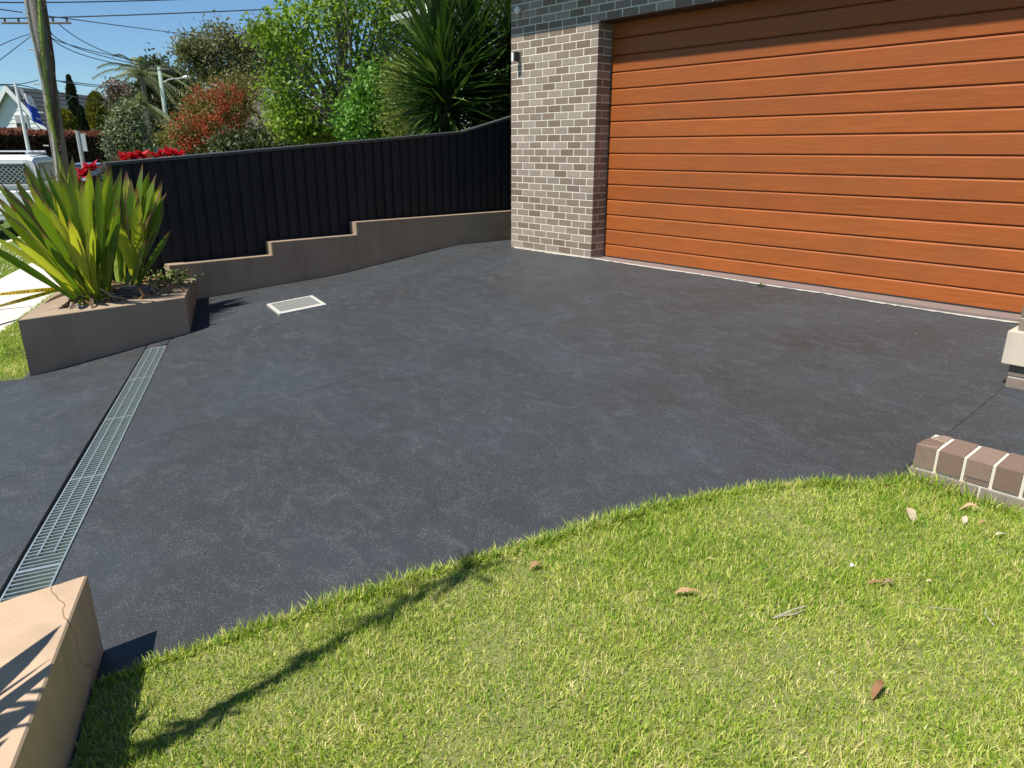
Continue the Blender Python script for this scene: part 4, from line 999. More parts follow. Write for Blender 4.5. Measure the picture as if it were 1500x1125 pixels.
# hedge
def hedge(p0,p1,h,d,label):
    p0=Vector(p0);p1=Vector(p1); E=empty('hedge',p0,label,'hedge'); a=(p1-p0); L=a.length; a.normalize(); n_=Vector((-a.y,a.x,0)); rs=np.random.RandomState(3); N=42000
    u=rs.uniform(0,L,N); f=rs.uniform(0,1,N); top=f<.35
    v=np.where(top,rs.uniform(-d,d,N),np.where(rs.uniform(0,1,N)<.5,-d,d)); z=np.where(top,h,rs.uniform(0,h,N))
    lump=.06*np.sin(u*3.1)+.05*np.sin(u*7.7+v*3)
    C=np.stack([a.x*u+n_.x*v,a.y*u+n_.y*v,z+lump],-1)+rs.normal(0,.07,(N,3)); 
    dd=rs.normal(0,1,(N,3)); dd/=np.linalg.norm(dd,axis=1)[:,None]; s=np.cross(dd,rs.normal(0,1,(N,3))); s/=np.linalg.norm(s,axis=1)[:,None]; Ls=.16*rs.uniform(.6,1.4,N)[:,None]
    V=np.stack([C-dd*Ls*.5,C+s*Ls*.3,C+dd*Ls*.5,C-s*Ls*.3],1)
    tm=C[:,2]>h-.12
    npmesh('leaves',V[~tm].reshape(-1,3),qf(int((~tm).sum())),M['l_hedge'],E); npmesh('red_tips',V[tm].reshape(-1,3),qf(int(tm.sum())),M['l_hedge_top'],E)
    bm=bmesh.new(); q=[-n_*(d-.12),a*L-n_*(d-.12),a*L+n_*(d-.12),n_*(d-.12)]; prism(bm,[(v.x,v.y) for v in q],0,h-.12); bmesh.ops.recalc_face_normals(bm,faces=bm.faces[:]); mesh_obj('branches',bm,M['bark_dark'],E)
h0=at(-40,240,44); h1=at(168,240,52)
hedge((h0.x,h0.y,GZ),(h1.x,h1.y,GZ),at(60,197,47).z-GZ+.02,.6,'long clipped hedge with red-brown tips across the street')

# far woodland / backdrop of trees
rs_=np.random.RandomState(31); t=95; bl=[]
for px in range(150,780,22): bl.append(pblob(px,214-rs_.uniform(0,14),t+rs_.uniform(-10,10),16,rs_.uniform(9,18)))
cen=blobclumps(rs_,bl,14); V=leaves(rs_,cen,.7,20000,.8,.6,.2); tag(npmesh('woodland',V,qf(20000),M['l_mid']),'distant line of green trees along the horizon','trees',kind='stuff')

# ------------------------------------------------------------------ yuccas behind the fence
def yleaf_mesh(seed,L=.75,wd=.045):
    r=random.Random(seed); bm=bmesh.new(); N=6; rows=[]; bend=r.uniform(-.02,.10)
    for i in range(N+1):
        u=i/N; w_=wd*(.55+.45*math.sin(min(1,u*2.2)*math.pi/2))*(1-u**2.2)+.001; x=L*u; z=-bend*L*u*u
        rows.append([bm.verts.new((x,-w_/2,z+w_*.22)),bm.verts.new((x,0,z)),bm.verts.new((x,w_/2,z+w_*.22))])
    for i in range(N):
        for k in range(2): bm.faces.new((rows[i][k],rows[i][k+1],rows[i+1][k+1],rows[i+1][k]))
    me=bpy.data.meshes.new('leaf'); bm.to_mesh(me); bm.free()
    for p in me.polygons:p.use_smooth=True
    me.materials.append(M['yucca']); return me
YM=[yleaf_mesh(i,.80) for i in range(5)]
def yucca(heads,base,label,seed,budget=290):
    r=random.Random(seed); base=Vector(base); E=empty('yucca',base,label,'yucca','yuccas behind the fence'); bm=bmesh.new(); cnt=0; sV=[];sF=[]
    for hi,(H_,n,sc_,lo_) in enumerate(heads):
        hv=Vector(H_)-base; tube(bm,[(0,0,-.2),Vector((hv.x*.3,hv.y*.3,hv.z*.4)),hv-Vector((0,0,.1))],[.13,.10,.07],8)
        for i in range(n):
            a=i*2.39996+r.uniform(-.2,.2); f=i/n; el=1.45-f*(1.45-lo_)+r.uniform(-.12,.12); drop=f*.55*sc_
            me=YM[r.randrange(5)]; mt=Matrix.Translation(hv-Vector((0,0,drop)))@Matrix.Rotation(a,4,'Z')@Matrix.Rotation(-el,4,'Y')@Matrix.Rotation(r.uniform(-.5,.5),4,'X')@Matrix.Scale(sc_*r.uniform(.8,1.12),4)
            if cnt<budget:
                o=bpy.data.objects.new('leaf',me); COL.objects.link(o); o.parent=E; o.matrix_local=mt; cnt+=1
            else:
                b0=len(sV); sV+= [mt@v.co for v in me.vertices]; sF+=[tuple(b0+k for k in p.vertices) for p in me.polygons]
    mesh_obj('trunk',bm,M['bark_dark'],E)
    if sV:
        npmesh('inner_leaves',np.array([v[:] for v in sV]),np.array(sF),M['yucca'],E)['kind']='stuff'
    return E
ty=12.6
def Y_(px,py,dt): return at(px,py,ty+dt)
hb=Y_(655,120,0); hc=Y_(705,120,.9)
yucca([(Y_(643,62,0),190,1.7,-.3),(Y_(655,118,-.1),170,1.45,-1.0),(Y_(632,95,.3),150,1.35,-.8),(Y_(668,150,.2),130,1.1,-1.2)],(hb.x,hb.y,GZ),'large dark green yucca whose leaf fan overhangs the fence on its left side',1)
yucca([(Y_(690,45,.6),190,1.7,-.35),(Y_(705,105,.8),150,1.25,-1.0),(Y_(745,10,.5),130,1.3,-.6),(Y_(738,90,1.0),140,1.2,-1.1),(Y_(700,150,.7),120,1.0,-1.3),(Y_(738,150,.9),120,1.0,-1.2)],(hc.x,hc.y,GZ),'second dark yucca squeezed between the first one and the brick pillar',2)

# neighbour's white house behind the yuccas
M['signgrey_l']=simple('pale_grey_gutter',(.42,.43,.43),.5)
NH=empty('neighbour_house',(-5.5,3,GZ),'white rendered neighbouring house glimpsed behind the yuccas','house'); no=NH.location
def nb_(name,a,b,mat,par=NH): return boxo(name,Vector(a)-no,Vector(b)-no,mat,par)
nb_('wall',(-7.3,2.85,-.7),(-3.1,9,3.75),M['white']); nb_('soffit',(-7.75,2.4,3.752),(-2.9,9.4,3.80),M['white']); nb_('gutter',(-7.75,2.28,3.78),(-2.9,2.398,3.89),M['signgrey_l'])
bm=bmesh.new(); pr=[(2.4,3.802),(9.4,3.802),(9.4,5.6),(5.9,5.9)]
a_=[bm.verts.new(Vector((-7.7,y,z))-no) for y,z in ((2.4,3.805),(9.4,3.805),(9.4,5.3),(5.9,5.6))];b_=[bm.verts.new(Vector((-2.95,y,z))-no) for y,z in ((2.4,3.805),(9.4,3.805),(9.4,5.3),(5.9,5.6))]
bm.faces.new(a_);bm.faces.new(b_[::-1])
for i in range(4): bm.faces.new((a_[i],b_[i],b_[(i+1)%4],a_[(i+1)%4]))
bmesh.ops.recalc_face_normals(bm,faces=bm.faces[:]); mesh_obj('roof',bm,M['roof'],NH)
fr=boxo('window',Vector((-5.6,2.835,1.2))-no,Vector((-4.2,2.849,2.6))-no,M['cap'],NH); boxo('pane',Vector((-5.52,2.828,1.28))-no,Vector((-4.28,2.8345,2.52))-no,M['glass'],fr)

# ------------------------------------------------------------------ gabled white house across the street
tH=62
gl=at(45,127,tH); 
def gable_house():
    ap=at(12,127,tH); E=empty('gabled_house',(ap.x,ap.y,GZ),'white weatherboard house with steep dark roof beyond the hedge','house'); s=tH/FPX
    # local frame: x right in view, y away
    az=math.atan2(ap.y-CAM.y,ap.x-CAM.x); E.rotation_euler.z=az-math.pi/2-R(34)
    H_=ap.z-GZ; wl=4.6; bmw=bmesh.new()
    half=4.5; eh=H_-5.6
    # boards: gable front built from lapped boards
    nbd=int(H_/.28)
    for i in range(nbd):
        z0=i*.28; z1=z0+.28; hwid=half if z1<eh else half*(H_-z1)/(H_-eh)
        if hwid<.1: break
        b=bmesh.new(); v=[b.verts.new(p) for p in ((-hwid-.0,-.03,z0),(hwid,-.03,z0),(hwid,-.005,z1),(-hwid,-.005,z1),(-hwid,.05,z0),(hwid,.05,z0),(hwid,.05,z1),(-hwid,.05,z1))]
        for f in ((0,1,2,3),(7,6,5,4),(0,4,5,1),(3,2,6,7),(1,5,6,2),(0,3,7,4)): b.faces.new([v[k] for k in f])
        mesh_obj('weatherboard',b,M['white'],E)
    bm=bmesh.new(); prism_pts=[(-half,0),(half,0)]
    extr=[(-half,0),(half,0),(half,eh),(0,H_-.12),(-half,eh)]
    a_=[bm.verts.new((x,.06,z)) for x,z in extr];b_=[bm.verts.new((x,9,z)) for x,z in extr]
    bm.faces.new(a_);bm.faces.new(b_[::-1])
    for i in range(5): bm.faces.new((a_[i],b_[i],b_[(i+1)%5],a_[(i+1)%5]))
    bmesh.ops.recalc_face_normals(bm,faces=bm.faces[:]); mesh_obj('wall',bm,M['white'],E)
    # roof slabs as tile courses
    for sg in (-1,1):
        n=20
        for i in range(n):
            u0=i/n;u1=(i+1.15)/n; x0=sg*(half+.5)*(1-u0)+0; x1=sg*(half+.5)*(1-min(u1,1.0)); zr=lambda x:H_-(abs(x))*(H_-eh)/half
            b=bmesh.new(); v=[b.verts.new(p) for p in ((x0,-.25,zr(x0)+.10),(x0,9.2,zr(x0)+.10),(x1,9.2,zr(x1)+.06),(x1,-.25,zr(x1)+.06),(x0,-.25,zr(x0)+.02),(x0,9.2,zr(x0)+.02),(x1,9.2,zr(x1)-.0),(x1,-.25,zr(x1)))]
            for f in ((0,1,2,3),(4,5,6,7),(0,1,5,4),(1,2,6,5),(2,3,7,6),(3,0,4,7)): b.faces.new([v[k] for k in f])
            bmesh.ops.recalc_face_normals(b,faces=b.faces[:]); mesh_obj('roof_course',b,M['roof'],E)
        b=bmesh.new(); x0=sg*(half+.55); zr=lambda x:H_-abs(x)*(H_-eh)/half
        v=[b.verts.new(p) for p in ((x0,-.34,zr(x0)+.08),(0,-.34,H_+.12),(0,-.34,H_-.32),(x0,-.34,zr(x0)-.32),(x0,-.26,zr(x0)+.08),(0,-.26,H_+.12),(0,-.26,H_-.32),(x0,-.26,zr(x0)-.32))]
        for f in ((0,1,2,3),(4,7,6,5),(0,4,5,1),(3,2,6,7),(0,3,7,4),(1,5,6,2)): b.faces.new([v[k] for k in f])
        bmesh.ops.recalc_face_normals(b,faces=b.faces[:]); mesh_obj('barge_board',b,M['white'],E)
    # window at local x: px 20 -> (20-12)*s
    wx=(20-12)*s; wz=H_-(166-127)*s; f=boxo('window',(wx-.42,-.10,wz-.55),(wx+.42,-.035,wz+.55),M['white'],E)
    boxo('pane',(wx-.36,-.12,wz-.50),(wx+.36,-.101,wz+.0),M['black'],f); boxo('blind',(wx-.36,-.12,wz+.02),(wx+.36,-.101,wz+.5),simple('grey_blind',(.35,.36,.36),.7),f)
    # dormer / side wing
    boxo('side_wing',(half*.35,3.0,0),(half+1.2,8,H_-2.2),M['white'],E)
    return E
gable_house()
# second house far left edge
oh=at(-14,140,75); E=empty('far_house',(oh.x,oh.y,GZ),'roof corner of another house at the far left edge','house'); E.rotation_euler.z=math.atan2(oh.y-CAM.y,oh.x-CAM.x)-math.pi/2
bm=bmesh.new(); box(bm,(-4,0,0),(1.0,6,oh.z-GZ-1.2)); mesh_obj('wall',bm,M['white'],E)
bm=bmesh.new(); extrude_profile(bm,[(-5,oh.z-GZ-1.2),(1.6,oh.z-GZ-1.2),(-1,oh.z-GZ+.9)],-.4,6.4); bmesh.ops.recalc_face_normals(bm,faces=bm.faces[:]); mesh_obj('roof',bm,M['roof'],E)
# pale house glimpsed between trees
for (px,py,t,w_,lab) in ((207,208,85,3.2,'low pale house with grey roof glimpsed behind the grey-green shrub'),(640,196,19,2.0,'small pale wall seen low behind the olive shrub'),(405,182,60,5,'light house front half hidden behind the bottlebrush')):
    q=at(px,py,t); E=empty('background_house',(q.x,q.y,GZ),lab,'house'); E.rotation_euler.z=math.atan2(q.y-CAM.y,q.x-CAM.x)-math.pi/2; hh=q.z-GZ
    boxo('wall',(-w_,0,0),(w_,4,hh),M['white'],E); bm=bmesh.new(); extrude_profile(bm,[(-w_-.4,hh),(w_+.4,hh),(w_*.4,hh+w_*.35),(-w_*.4,hh+w_*.35)],-.4,4.4); bmesh.ops.recalc_face_normals(bm,faces=bm.faces[:]); mesh_obj('roof',bm,M['roof'],E)
    f=boxo('window',(-w_*.5,-.03,hh*.4),(-w_*.1,-.001,hh*.75),M['glass'],E)

# ------------------------------------------------------------------ bromeliads behind the fence end
M['brom_dark']=M['l_mid']
def brom(c,r0,label,seed):
    r=random.Random(seed); c=Vector(c); base=Vector((c.x,c.y,GZ)); E=empty('bromeliad',base,label,'bromeliad','red bromeliads behind the fence end'); cc=c-base
    bm=bmesh.new(); tube(bm,[(0,0,0),cc-Vector((0,0,.05))],[.05,.04],6); mesh_obj('stem',bm,M['bark_dark'],E)
    for i in range(26):
        a=i*2.4; el=r.uniform(.05,1.2); d=Vector((math.cos(a)*math.cos(el),math.sin(a)*math.cos(el),math.sin(el))); s=Vector((-math.sin(a),math.cos(a),0)); L=r0*r.uniform(.8,1.2); b=bmesh.new(); rows=[]
        for k in range(5):
            u=k/4; q=cc+d*L*u-Vector((0,0,1))*L*.3*u*u; w_=.026*(1-u**2)+.002; rows.append((b.verts.new(q-s*w_),b.verts.new(q+s*w_)))
        for k in range(4): b.faces.new((rows[k][0],rows[k][1],rows[k+1][1],rows[k+1][0]))
        mesh_obj('leaf',b,M['l_brom'],E)
bi=[(182,231,'far left in the row over the fence'),(196,228,'second along the fence top from its left end'),(210,226,'left of the gap, middle of the fence-top row'),(232,226,'just right of the gap in the fence-top row'),(247,222,'tallest, before the street light base'),(262,225,'rightmost of the row, nearest the bottlebrush'),(122,252,'beside the fence end, seen through the sword leaves'),(134,244,'tucked against the fence end post'),(120,272,'lowest, left of the fence end behind the sword leaves')]
for i,(px,py,l) in enumerate(bi):
    tt=9.6 if px>150 else 9.0
    brom(at(px,py+6,tt),.17,'red bromeliad rosette, '+l,40+i)
rs_=np.random.RandomState(77); bl=[pblob(px,290,9.9,16,14,.25) for px in (120,140)]+[pblob(px,252,9.9,18,12,.2) for px in (185,205,225,245,262)]
cen=blobclumps(rs_,bl,20); V=leaves(rs_,cen,.07,5000,.09,.4,.3); tag(npmesh('garden_bed',V,qf(5000),M['l_dark']),'dark foliage beneath the red bromeliads','foliage',kind='stuff')

# ------------------------------------------------------------------ poles and wires
TP=empty('timber_power_pole',(at(84,240,17).x,at(84,240,17).y,GZ),'thick weathered timber power pole wrapped by a green thorny stem','power pole')
bm=bmesh.new(); tube(bm,[(0,0,-.2),(0,0,3),(0,0,6.5),(0,0,10)],[.135,.13,.12,.11],16); mesh_obj('pole',bm,M['pole'],TP,True)
for i,z in enumerate((2.0,2.6,3.1,3.7,4.3)): 
    bm=bmesh.new(); tube(bm,[(-.1,-.14,z),(-.16,-.22,z)],.012,6); mesh_obj('step_bolt',bm,M['galv'],TP)
boxo('sign_plate',(.14,-.14,3.35),(.16,-.02,3.65),M['white'],TP)
bp=TP.location
TILT=Matrix.Rotation(R(2.4),4,Vector((fw.x,fw.y,0)).normalized())
TP.rotation_euler=TILT.to_euler()
def thorny(off,mat,r0,label,seed,top=9.0):
    r=random.Random(seed); vdir=Vector((CAM.x-bp.x,CAM.y-bp.y,0)).normalized(); side=Vector((-vdir.y,vdir.x,0)); base=bp+vdir*.20+side*off; E=empty('thorny_stem',base,label,'plant'); E.rotation_euler=TILT.to_euler(); bm=bmesh.new(); pts=[];rad=[]
    for k in range(19):
        z=k*top/18; pts.append(Vector((0,0,z))+side*(.06*math.sin(z*1.3+seed)+.02*z*.3)+vdir*.03*math.sin(z*2)); rad.append(r0*(1+.25*math.sin(z*5+seed))*(1-.25*k/18))
    tube(bm,pts,rad,7); mesh_obj('stem',bm,mat,E)
    bm=bmesh.new()
    for k in range(420):
        z=r.uniform(.2,top*.98); i=min(17,int(z/top*18)); p=pts[i].lerp(pts[i+1],(z/top*18)-i); a=r.uniform(0,6.28); d=Vector((math.cos(a),math.sin(a),r.uniform(-.2,.7))).normalized(); l=r.uniform(.04,.16)
        s=d.cross(Vector((0,0,1))).normalized()*.008; v=[bm.verts.new(q) for q in (p-s,p+s,p+d*(l+r0))]; bm.faces.new(v)
    mesh_obj('thorns',bm,M['bark_pale'],E)
M['cactus']=simple('green_thorny_skin',(.22,.28,.045),.5,var=.4,scale=4)
M['pole_lit_side']=simple('pole_lit_side_grey',(.34,.32,.27),.9,var=.4,scale=5)  # pale grey puts the sunlit left side of the pole into colour
M['cactus_brown']=simple('dead_brown_stem',(.07,.04,.025),.9,var=.4,scale=4)
thorny(-.02,M['cactus'],.045,'green thorny climbing stem on the front of the timber pole',1)
thorny(-.13,M['pole_lit_side'],.035,'pale grey thorny stem painting the sunlit left side of the timber pole',5)
thorny(.04,M['cactus_brown'],.035,'dark brown dead stem beside the green one on the timber pole',9)
def crosspole(px,ptop,t,arm_px,arm_y,label,mat,rad,light=None):
    b=at(px,219,t); q=at(px,ptop,t); b=Vector((b.x,b.y,GZ)); b=Vector((b.x,b.y,GZ)); hgt=at(px,ptop,t).z-GZ
    E=empty('power_pole',b,label,'power pole'); bm=bmesh.new(); tube(bm,[(0,0,-.2),(0,0,hgt*.5),(0,0,hgt)],[rad*1.25,rad,rad*.8],10); mesh_obj('pole',bm,mat,E,True)
    za=at(px,arm_y,t).z-GZ; L=arm_px*t/FPX; v=Vector((rt.x,rt.y,0)).normalized()
    bm=bmesh.new(); tube(bm,[v*-L/2+Vector((0,0,za)),v*L/2+Vector((0,0,za))],.05,6); mesh_obj('crossarm',bm,M['pole'],E)
    for k in (-.45,-.25,.25,.45):
        bm=bmesh.new(); tube(bm,[v*L*k+Vector((0,0,za+.04)),v*L*k+Vector((0,0,za+.2))],[.04,.05],6); mesh_obj('insulator',bm,M['cap'],E)
    if light:
        zz=at(px,light[1],t).z-GZ; l2=light[0]*t/FPX; bm=bmesh.new(); tube(bm,[(0,0,zz-.25),v*l2*.3+Vector((0,0,zz)),v*l2+Vector((0,0,zz+.12))],[.05,.045,.035],6); mesh_obj('light_arm',bm,M['galv'],E)
        bm=bmesh.new(); tube(bm,[v*l2*.82+Vector((0,0,zz+.12)),v*l2*1.0+Vector((0,0,zz+.16)),v*l2*1.1+Vector((0,0,zz+.1))],[.07,.15,.04],8); mesh_obj('lamp_head',bm,M['white'],E)
    return E
crosspole(88,20,40,78,36,'distant power pole whose crossarm shows behind the timber pole',M['pole'],.15)
crosspole(250,98,55,28,102,'pale green street light pole rising above the fence with a crossarm',M['pole_green'],.15,(34,117))
M['signgrey']=simple('grey_sign_back',(.42,.44,.44),.5,metal=.3)
def post(px,pt,t,label,plate=True,cat='sign post',name='sign_post',r=.035):
    b=at(px,240,t); b=Vector((b.x,b.y,GZ)); hgt=at(px,pt,t).z-GZ; E=empty(name,b,label,cat); bm=bmesh.new(); tube(bm,[(0,0,-.1),(0,0,hgt)],r,8); mesh_obj('post',bm,M['galv'],E)
    v=Vector((rt.x,rt.y,0)).normalized(); E2=E
    if plate:
        bm=bmesh.new(); n_=Vector((fw.x,fw.y,0)).normalized(); c=v*.075+Vector((0,0,hgt-.18))
        q=[c+v*a*.04+Vector((0,0,1))*b_*.14+n_*d_ for d_ in (-.01,.01) for a,b_ in ((-1,-1),(1,-1),(1,1),(-1,1))]; vs=[bm.verts.new(x) for x in q]
        for f in ((0,1,2,3),(7,6,5,4),(0,4,5,1),(1,5,6,2),(2,6,7,3),(3,7,4,0)): bm.faces.new([vs[k] for k in f])
        mesh_obj('sign_plate',bm,M['signgrey'],E)
    return E
post(122,192,14.5,'metal street sign post with grey plate seen edge-on right of the timber pole')
post(256,194,48,'small grey sign post right of the street light pole base')
# flagpole
ft=30; fb=at(46,240,ft); FPo=empty('flagpole',(fb.x,fb.y,GZ),'white flagpole with drooping blue and white flag before the gabled house','flagpole')
ftop_=at(46,122,ft).z-GZ; bm=bmesh.new(); tube(bm,[(0,0,0),(0,0,ftop_)],[.075,.04],8); mesh_obj('pole',bm,M['white'],FPo)
def mk_flag():
    t=NT('flag_cloth'); uv=t.n('TexCoord').outputs['UV']; sp=t.n('SeparateXYZ'); t.l(uv,sp.inputs[0]); n=t.noise(5,3,.6,vec=uv)
    c=t.mix(t.math('GREATER_THAN',t.math('ADD',sp.outputs[1],t.math('MULTIPLY',n,.35)),.80),(.03,.07,.42),(.72,.70,.72))
    k=t.math('GREATER_THAN',t.noise(14,2,.5,vec=uv),.62); k2=t.math('MULTIPLY',k,t.math('GREATER_THAN',sp.outputs[1],.55)); c=t.mix(k2,c,(.45,.05,.08))
    vo=t.n('TexVoronoi'); vo.inputs['Scale'].default_value=4; t.l(uv,vo.inputs['Vector']); c=t.mix(t.math('MULTIPLY',t.math('LESS_THAN',vo.outputs['Distance'],.16),t.math('LESS_THAN',sp.outputs[1],.5)),c,(.75,.76,.8))
    return t.base(c,.7,.2)
me=bpy.data.meshes.new('flag'); V=[];F=[];UV=[]; v=Vector((rt.x,rt.y,0)).normalized(); dpt_=Vector((fw.x,fw.y,0)).normalized()
for i in range(9):
    for j in range(13):
        u=i/8;w_=j/12; V.append(v*(.05+u*.36+.22*w_)+dpt_*(.10*math.sin(u*7+w_*2))+Vector((0,0,ftop_-.12-w_*.95-.30*u))); UV.append((u,1-w_))
for i in range(8):
    for j in range(12): F.append((i*13+j,(i+1)*13+j,(i+1)*13+j+1,i*13+j+1))
me.from_pydata(V,[],F); uvl=me.uv_layers.new(name='UVMap')
for p in me.polygons:
    p.use_smooth=True
    for li in p.loop_indices: uvl.data[li].uv=UV[me.loops[li].vertex_index]
link('flag',me,mk_flag(),FPo)
# wires
WIR=[((-40,0,30),(80,3.5,30),(330,-3,34)),((-40,22,28),(130,24,28),(640,2,30)),((-60,4,30),(75,24,30),(295,53,46)),
 ((86,35,40),(160,78,48),(250,101,55)),((74,46,40),(130,76,48),(246,104,55)),((72,52,40),(140,86,48),(254,106,55)),((70,50,40),(125,72,47),(252,99,55)),
 ((-40,88,34),(10,62,37),(44,50,40)),((-40,118,34),(10,80,37),(45,53,40)),((250,101,55),(275,105,62),(330,112,75)),
 ((-30,124,30),(20,124,32),(56,117,34)),((-30,127,30),(20,124,32),(58,132,34)),((78,118,34),(120,122,40),(180,129,50)),((85,133,32),(130,146,40),(235,164,55)),((92,156,30),(98,149,31),(106,141,32)),((150,152,45),(160,148,46),(168,146,47)),((85,118,34),(125,125,42),(190,131,55))]
WL=['uppermost cable running across the top left corner','long dark cable crossing the sky below the uppermost one','cable sagging from the pole top down to the right','upper service wire from crossarm to street light pole','middle wire from crossarm to street light pole','lowest wire from crossarm to street light pole','wire just above the middle one to the street light pole','wire fanning left and down from the timber pole','lower wire fanning left from the timber pole','short wire leaving the street light pole to the right','upper thin wire left of the timber pole over the gabled house','lower thin wire left of the timber pole over the gabled house','thin wire passing above the cypress tops','dark wire crossing in front of the cypresses','short stub of wire beside the rounded golden conifer','short wire beside the slim brown-topped tree','second thin wire just below the one above the cypresses']
for i,(pts,l) in enumerate(zip(WIR,WL)):
    A,B,Cc=[at(*p) for p in pts]; bm=bmesh.new(); P=[]
    for k in range(17):
        u=k/16; P.append(A*(1-u)*(1-2*u)+B*4*u*(1-u)+Cc*u*(2*u-1) if True else A)
    P=[p-A for p in P]; tb=sum(p[2] for p in pts)/3; tube(bm,P,.00050*tb*(1.35 if i in(0,1,9,13) else .9),5); tag(mesh_obj('overhead_wire',bm,M['wire'],None,False,A),l,'wire','overhead wires')

# ------------------------------------------------------------------ vehicles
def wheel(par,x,y,r=.36,w_=.22):
    bm=bmesh.new(); tube(bm,[(x,y-w_/2,r),(x,y-w_/2+.03,r),(x,y+w_/2-.03,r),(x,y+w_/2,r)],[r*.93,r,r,r*.93],18); W=mesh_obj('wheel',bm,M['rubber'],par)
    sg=1 if y>0 else -1; bm=bmesh.new(); tube(bm,[(x,y+sg*(w_/2-.01),r),(x,y+sg*(w_/2+.012),r)],r*.6,14); mesh_obj('rim',bm,M['chrome'],W)
def hull(bm,secs):
    """secs: list of (x, half width, z0, z1) lofted sections with rounded corners"""
    rings=[]
    for x,hw_,z0,z1 in secs:
        c=min(.12,(z1-z0)*.3,hw_*.3); pts=[(-hw_,z0),(hw_,z0),(hw_,z1-c),(hw_-c*.35,z1-c*.3),(hw_-c*1.2,z1),(-hw_+c*1.2,z1),(-hw_+c*.35,z1-c*.3),(-hw_,z1-c)]
        rings.append([bm.verts.new((x,y,z)) for y,z in pts])
    n=8
    for a,b in zip(rings[:-1],rings[1:]):
        for k in range(n): bm.faces.new((a[k],a[(k+1)%n],b[(k+1)%n],b[k]))
    bm.faces.new(rings[0][::-1]); bm.faces.new(rings[-1]); bmesh.ops.recalc_face_normals(bm,faces=bm.faces[:])
def car(px,t,label,mat,s_off=10.0,kind='sedan',along=None,name='parked_car',cat='car'):
    # find point on the street line s_off in direction px
    d=at(px,240,1)-CAM; d=Vector((d.x,d.y)).normalized(); c=Vector((CAM.x,CAM.y)); s0=S(c.x,c.y); k=(s_off-s0)/(d.x*NS[0]+d.y*NS[1]); 
    if t: k=t
    p=c+d*k; E=empty(name,(p.x,p.y,-.72),label,cat,'cars parked along the street',rz=math.atan2(TS[1],TS[0])); L=2.25
    bm=bmesh.new(); hull(bm,[(-L,.72,.38,.80),(-L+.08,.84,.28,.92),(-1.2,.88,.22,.95),(0,.88,.22,.95),(1.1,.88,.22,.93),(L-.25,.84,.25,.82),(L,.7,.36,.68)]); mesh_obj('body',bm,mat,E,False)
    bm=bmesh.new(); hull(bm,[(-1.9,.70,.93,.97),(-1.2,.66,.94,1.40),(-.2,.66,.94,1.46),(.45,.66,.94,1.42),(1.2,.74,.92,.96)]); cb=mesh_obj('cabin_glass',bm,M['glass'],E)
    bm=bmesh.new(); hull(bm,[(-1.25,.60,1.405,1.43),(-.2,.62,1.44,1.485),(.5,.60,1.40,1.43)]); mesh_obj('roof',bm,mat,E)
    for sx in (-.35,): 
        for sy in (-1,1): boxo('pillar',(sx-.05,sy*.70-.02,.95),(sx+.05,sy*.70+.02,1.42),mat,E)
    for x in (-1.38,1.38):
        for y in (-.80,.80): wheel(E,x,y,.32)
    for sy in (-1,1): boxo('tail_light',(-L-.01,sy*.62-.14,.66),(-L+.1,sy*.62+.14,.82),M['redlens'],E)
    boxo('number_plate',(-L-.025,-.18,.5),(-L-.005,.18,.62),M['plate'],E)
    return E
car(139,None,'blue-grey sedan parked behind the sign post',M['carblue'],10.2)
car(247,None,'silver car whose roof shows above the red bromeliads',M['carsilver'],10.4)
car(222,58,'pale blue car parked further down the street left of the light pole',M['carblue'])
car(306,70,'dark navy car low behind the bottlebrush',M['cardark'])
# white utility with canopy
rc=at(64,290,20); UE=empty('utility_truck',(0,0,-.72),'white utility with mesh-windowed canopy parked at the kerb, seen from behind','utility truck')
UE.rotation_euler.z=math.atan2(TS[1],TS[0]); tsv=Vector((TS[0],TS[1],0)); nsv=Vector((NS[0],NS[1],0))
# right-hand side (towards verge) rear corner at rc ; local +y = left of travel = -? compute
ly=Vector((-TS[1],TS[0],0))
sgn=1 if ly.dot(-nsv)>0 else -1
ctr=Vector((rc.x,rc.y,0))-ly*sgn*.92+tsv*2.55; UE.location=(ctr.x,ctr.y,-.72)
B=M['carwhite']
bm=bmesh.new(); hull(bm,[(-2.55,.86,.55,1.08),(-2.48,.92,.45,1.14),(-.9,.93,.42,1.14),(.3,.93,.36,1.10),(1.5,.93,.36,1.08),(2.3,.88,.4,.98),(2.5,.78,.5,.85)]); mesh_obj('body',bm,B,UE)
bm=bmesh.new(); hull(bm,[(-2.5,.86,1.145,1.78),(-2.3,.86,1.145,1.86),(-1.0,.86,1.145,1.88),(-.55,.84,1.145,1.84)]); CAN=mesh_obj('canopy',bm,B,UE)
gm=boxo('rear_window',(-2.515,-.70,1.26),(-2.50,.70,1.68),M['glass'],UE)
bm=bmesh.new()
for k in range(-14,15):
    for sg in (-1,1):
        y0=k*.1; 
        for j in range(8):
            za=1.27+j*.05; ya=y0+sg*j*.05
            if abs(ya)<.66 and abs(ya+sg*.05)<.66: 
                v=[bm.verts.new((-2.519,ya,za)),bm.verts.new((-2.519,ya+.022,za)),bm.verts.new((-2.519,ya+sg*.05+.022,za+.05)),bm.verts.new((-2.519,ya+sg*.05,za+.05))]; bm.faces.new(v)
o=mesh_obj('window_mesh',bm,M['signgrey'],gm)
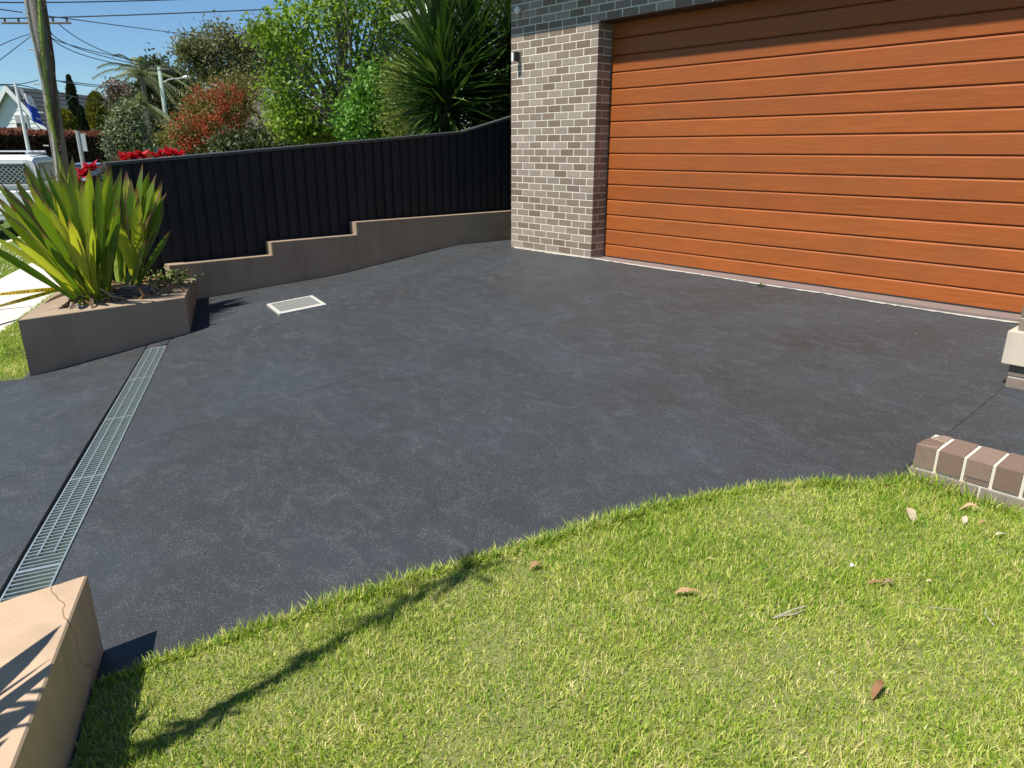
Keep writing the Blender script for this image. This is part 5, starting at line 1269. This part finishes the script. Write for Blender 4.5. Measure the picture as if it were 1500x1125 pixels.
for y in (-.72,.70): boxo('window_frame',(-2.53,y,1.22),(-2.505,y+.03,1.72),M['white'],UE)
boxo('window_frame',(-2.53,-.72,1.69),(-2.505,.73,1.72),M['white'],UE); boxo('window_frame',(-2.53,-.72,1.22),(-2.505,.73,1.25),M['white'],UE)
for sy in (-1,1): boxo('side_window',(-2.2,sy*.868-.006,1.3),(-.8,sy*.868+.006,1.7),M['glass'],UE)
bm=bmesh.new(); hull(bm,[(-.54,.80,1.10,1.66),(-.3,.78,1.1,1.72),(.6,.76,1.1,1.71),(1.45,.82,1.08,1.12)]); mesh_obj('cabin_glass',bm,M['glass'],UE)
bm=bmesh.new(); hull(bm,[(-.5,.74,1.67,1.71),(-.2,.74,1.69,1.75),(.5,.72,1.68,1.74),(.72,.68,1.64,1.68)]); mesh_obj('cab_roof',bm,B,UE)
for x in (-.5,.12): 
    for sy in (-1,1): boxo('door_pillar',(x-.05,sy*.80-.035,1.1),(x+.05,sy*.80+.02,1.68),B,UE)
for sy in (-1,1):
    boxo('roof_rail',(-2.3,sy*.70-.025,1.90),(-.7,sy*.70+.025,1.94),B,UE); boxo('tail_light',(-2.575,sy*.80-.07,.72),(-2.5,sy*.80+.07,1.06),M['redlens'],UE)
    boxo('door_handle',(-.35,sy*.938-.01,.98),(-.18,sy*.938+.012,1.02),M['black'],UE); boxo('door_handle',(.45,sy*.938-.01,.98),(.62,sy*.938+.012,1.02),M['black'],UE)
for x in (-2.0,-1.4,-.9): boxo('rack_bar',(x-.03,-.76,1.945),(x+.03,.76,1.975),B,UE)
boxo('rear_bumper',(-2.72,-.88,.48),(-2.56,.88,.62),M['carwhite'],UE,.02); boxo('bumper_step',(-2.71,.2,.625),(-2.6,.8,.66),M['black'],UE); boxo('number_plate',(-2.735,-.2,.66),(-2.72,.2,.78),M['plate'],UE)
boxo('tow_bar',(-2.85,-.05,.40),(-2.6,.05,.46),M['black'],UE)
for x in (-1.55,1.55):
    for y in (-.82,.82): wheel(UE,x,y,.37,.24)
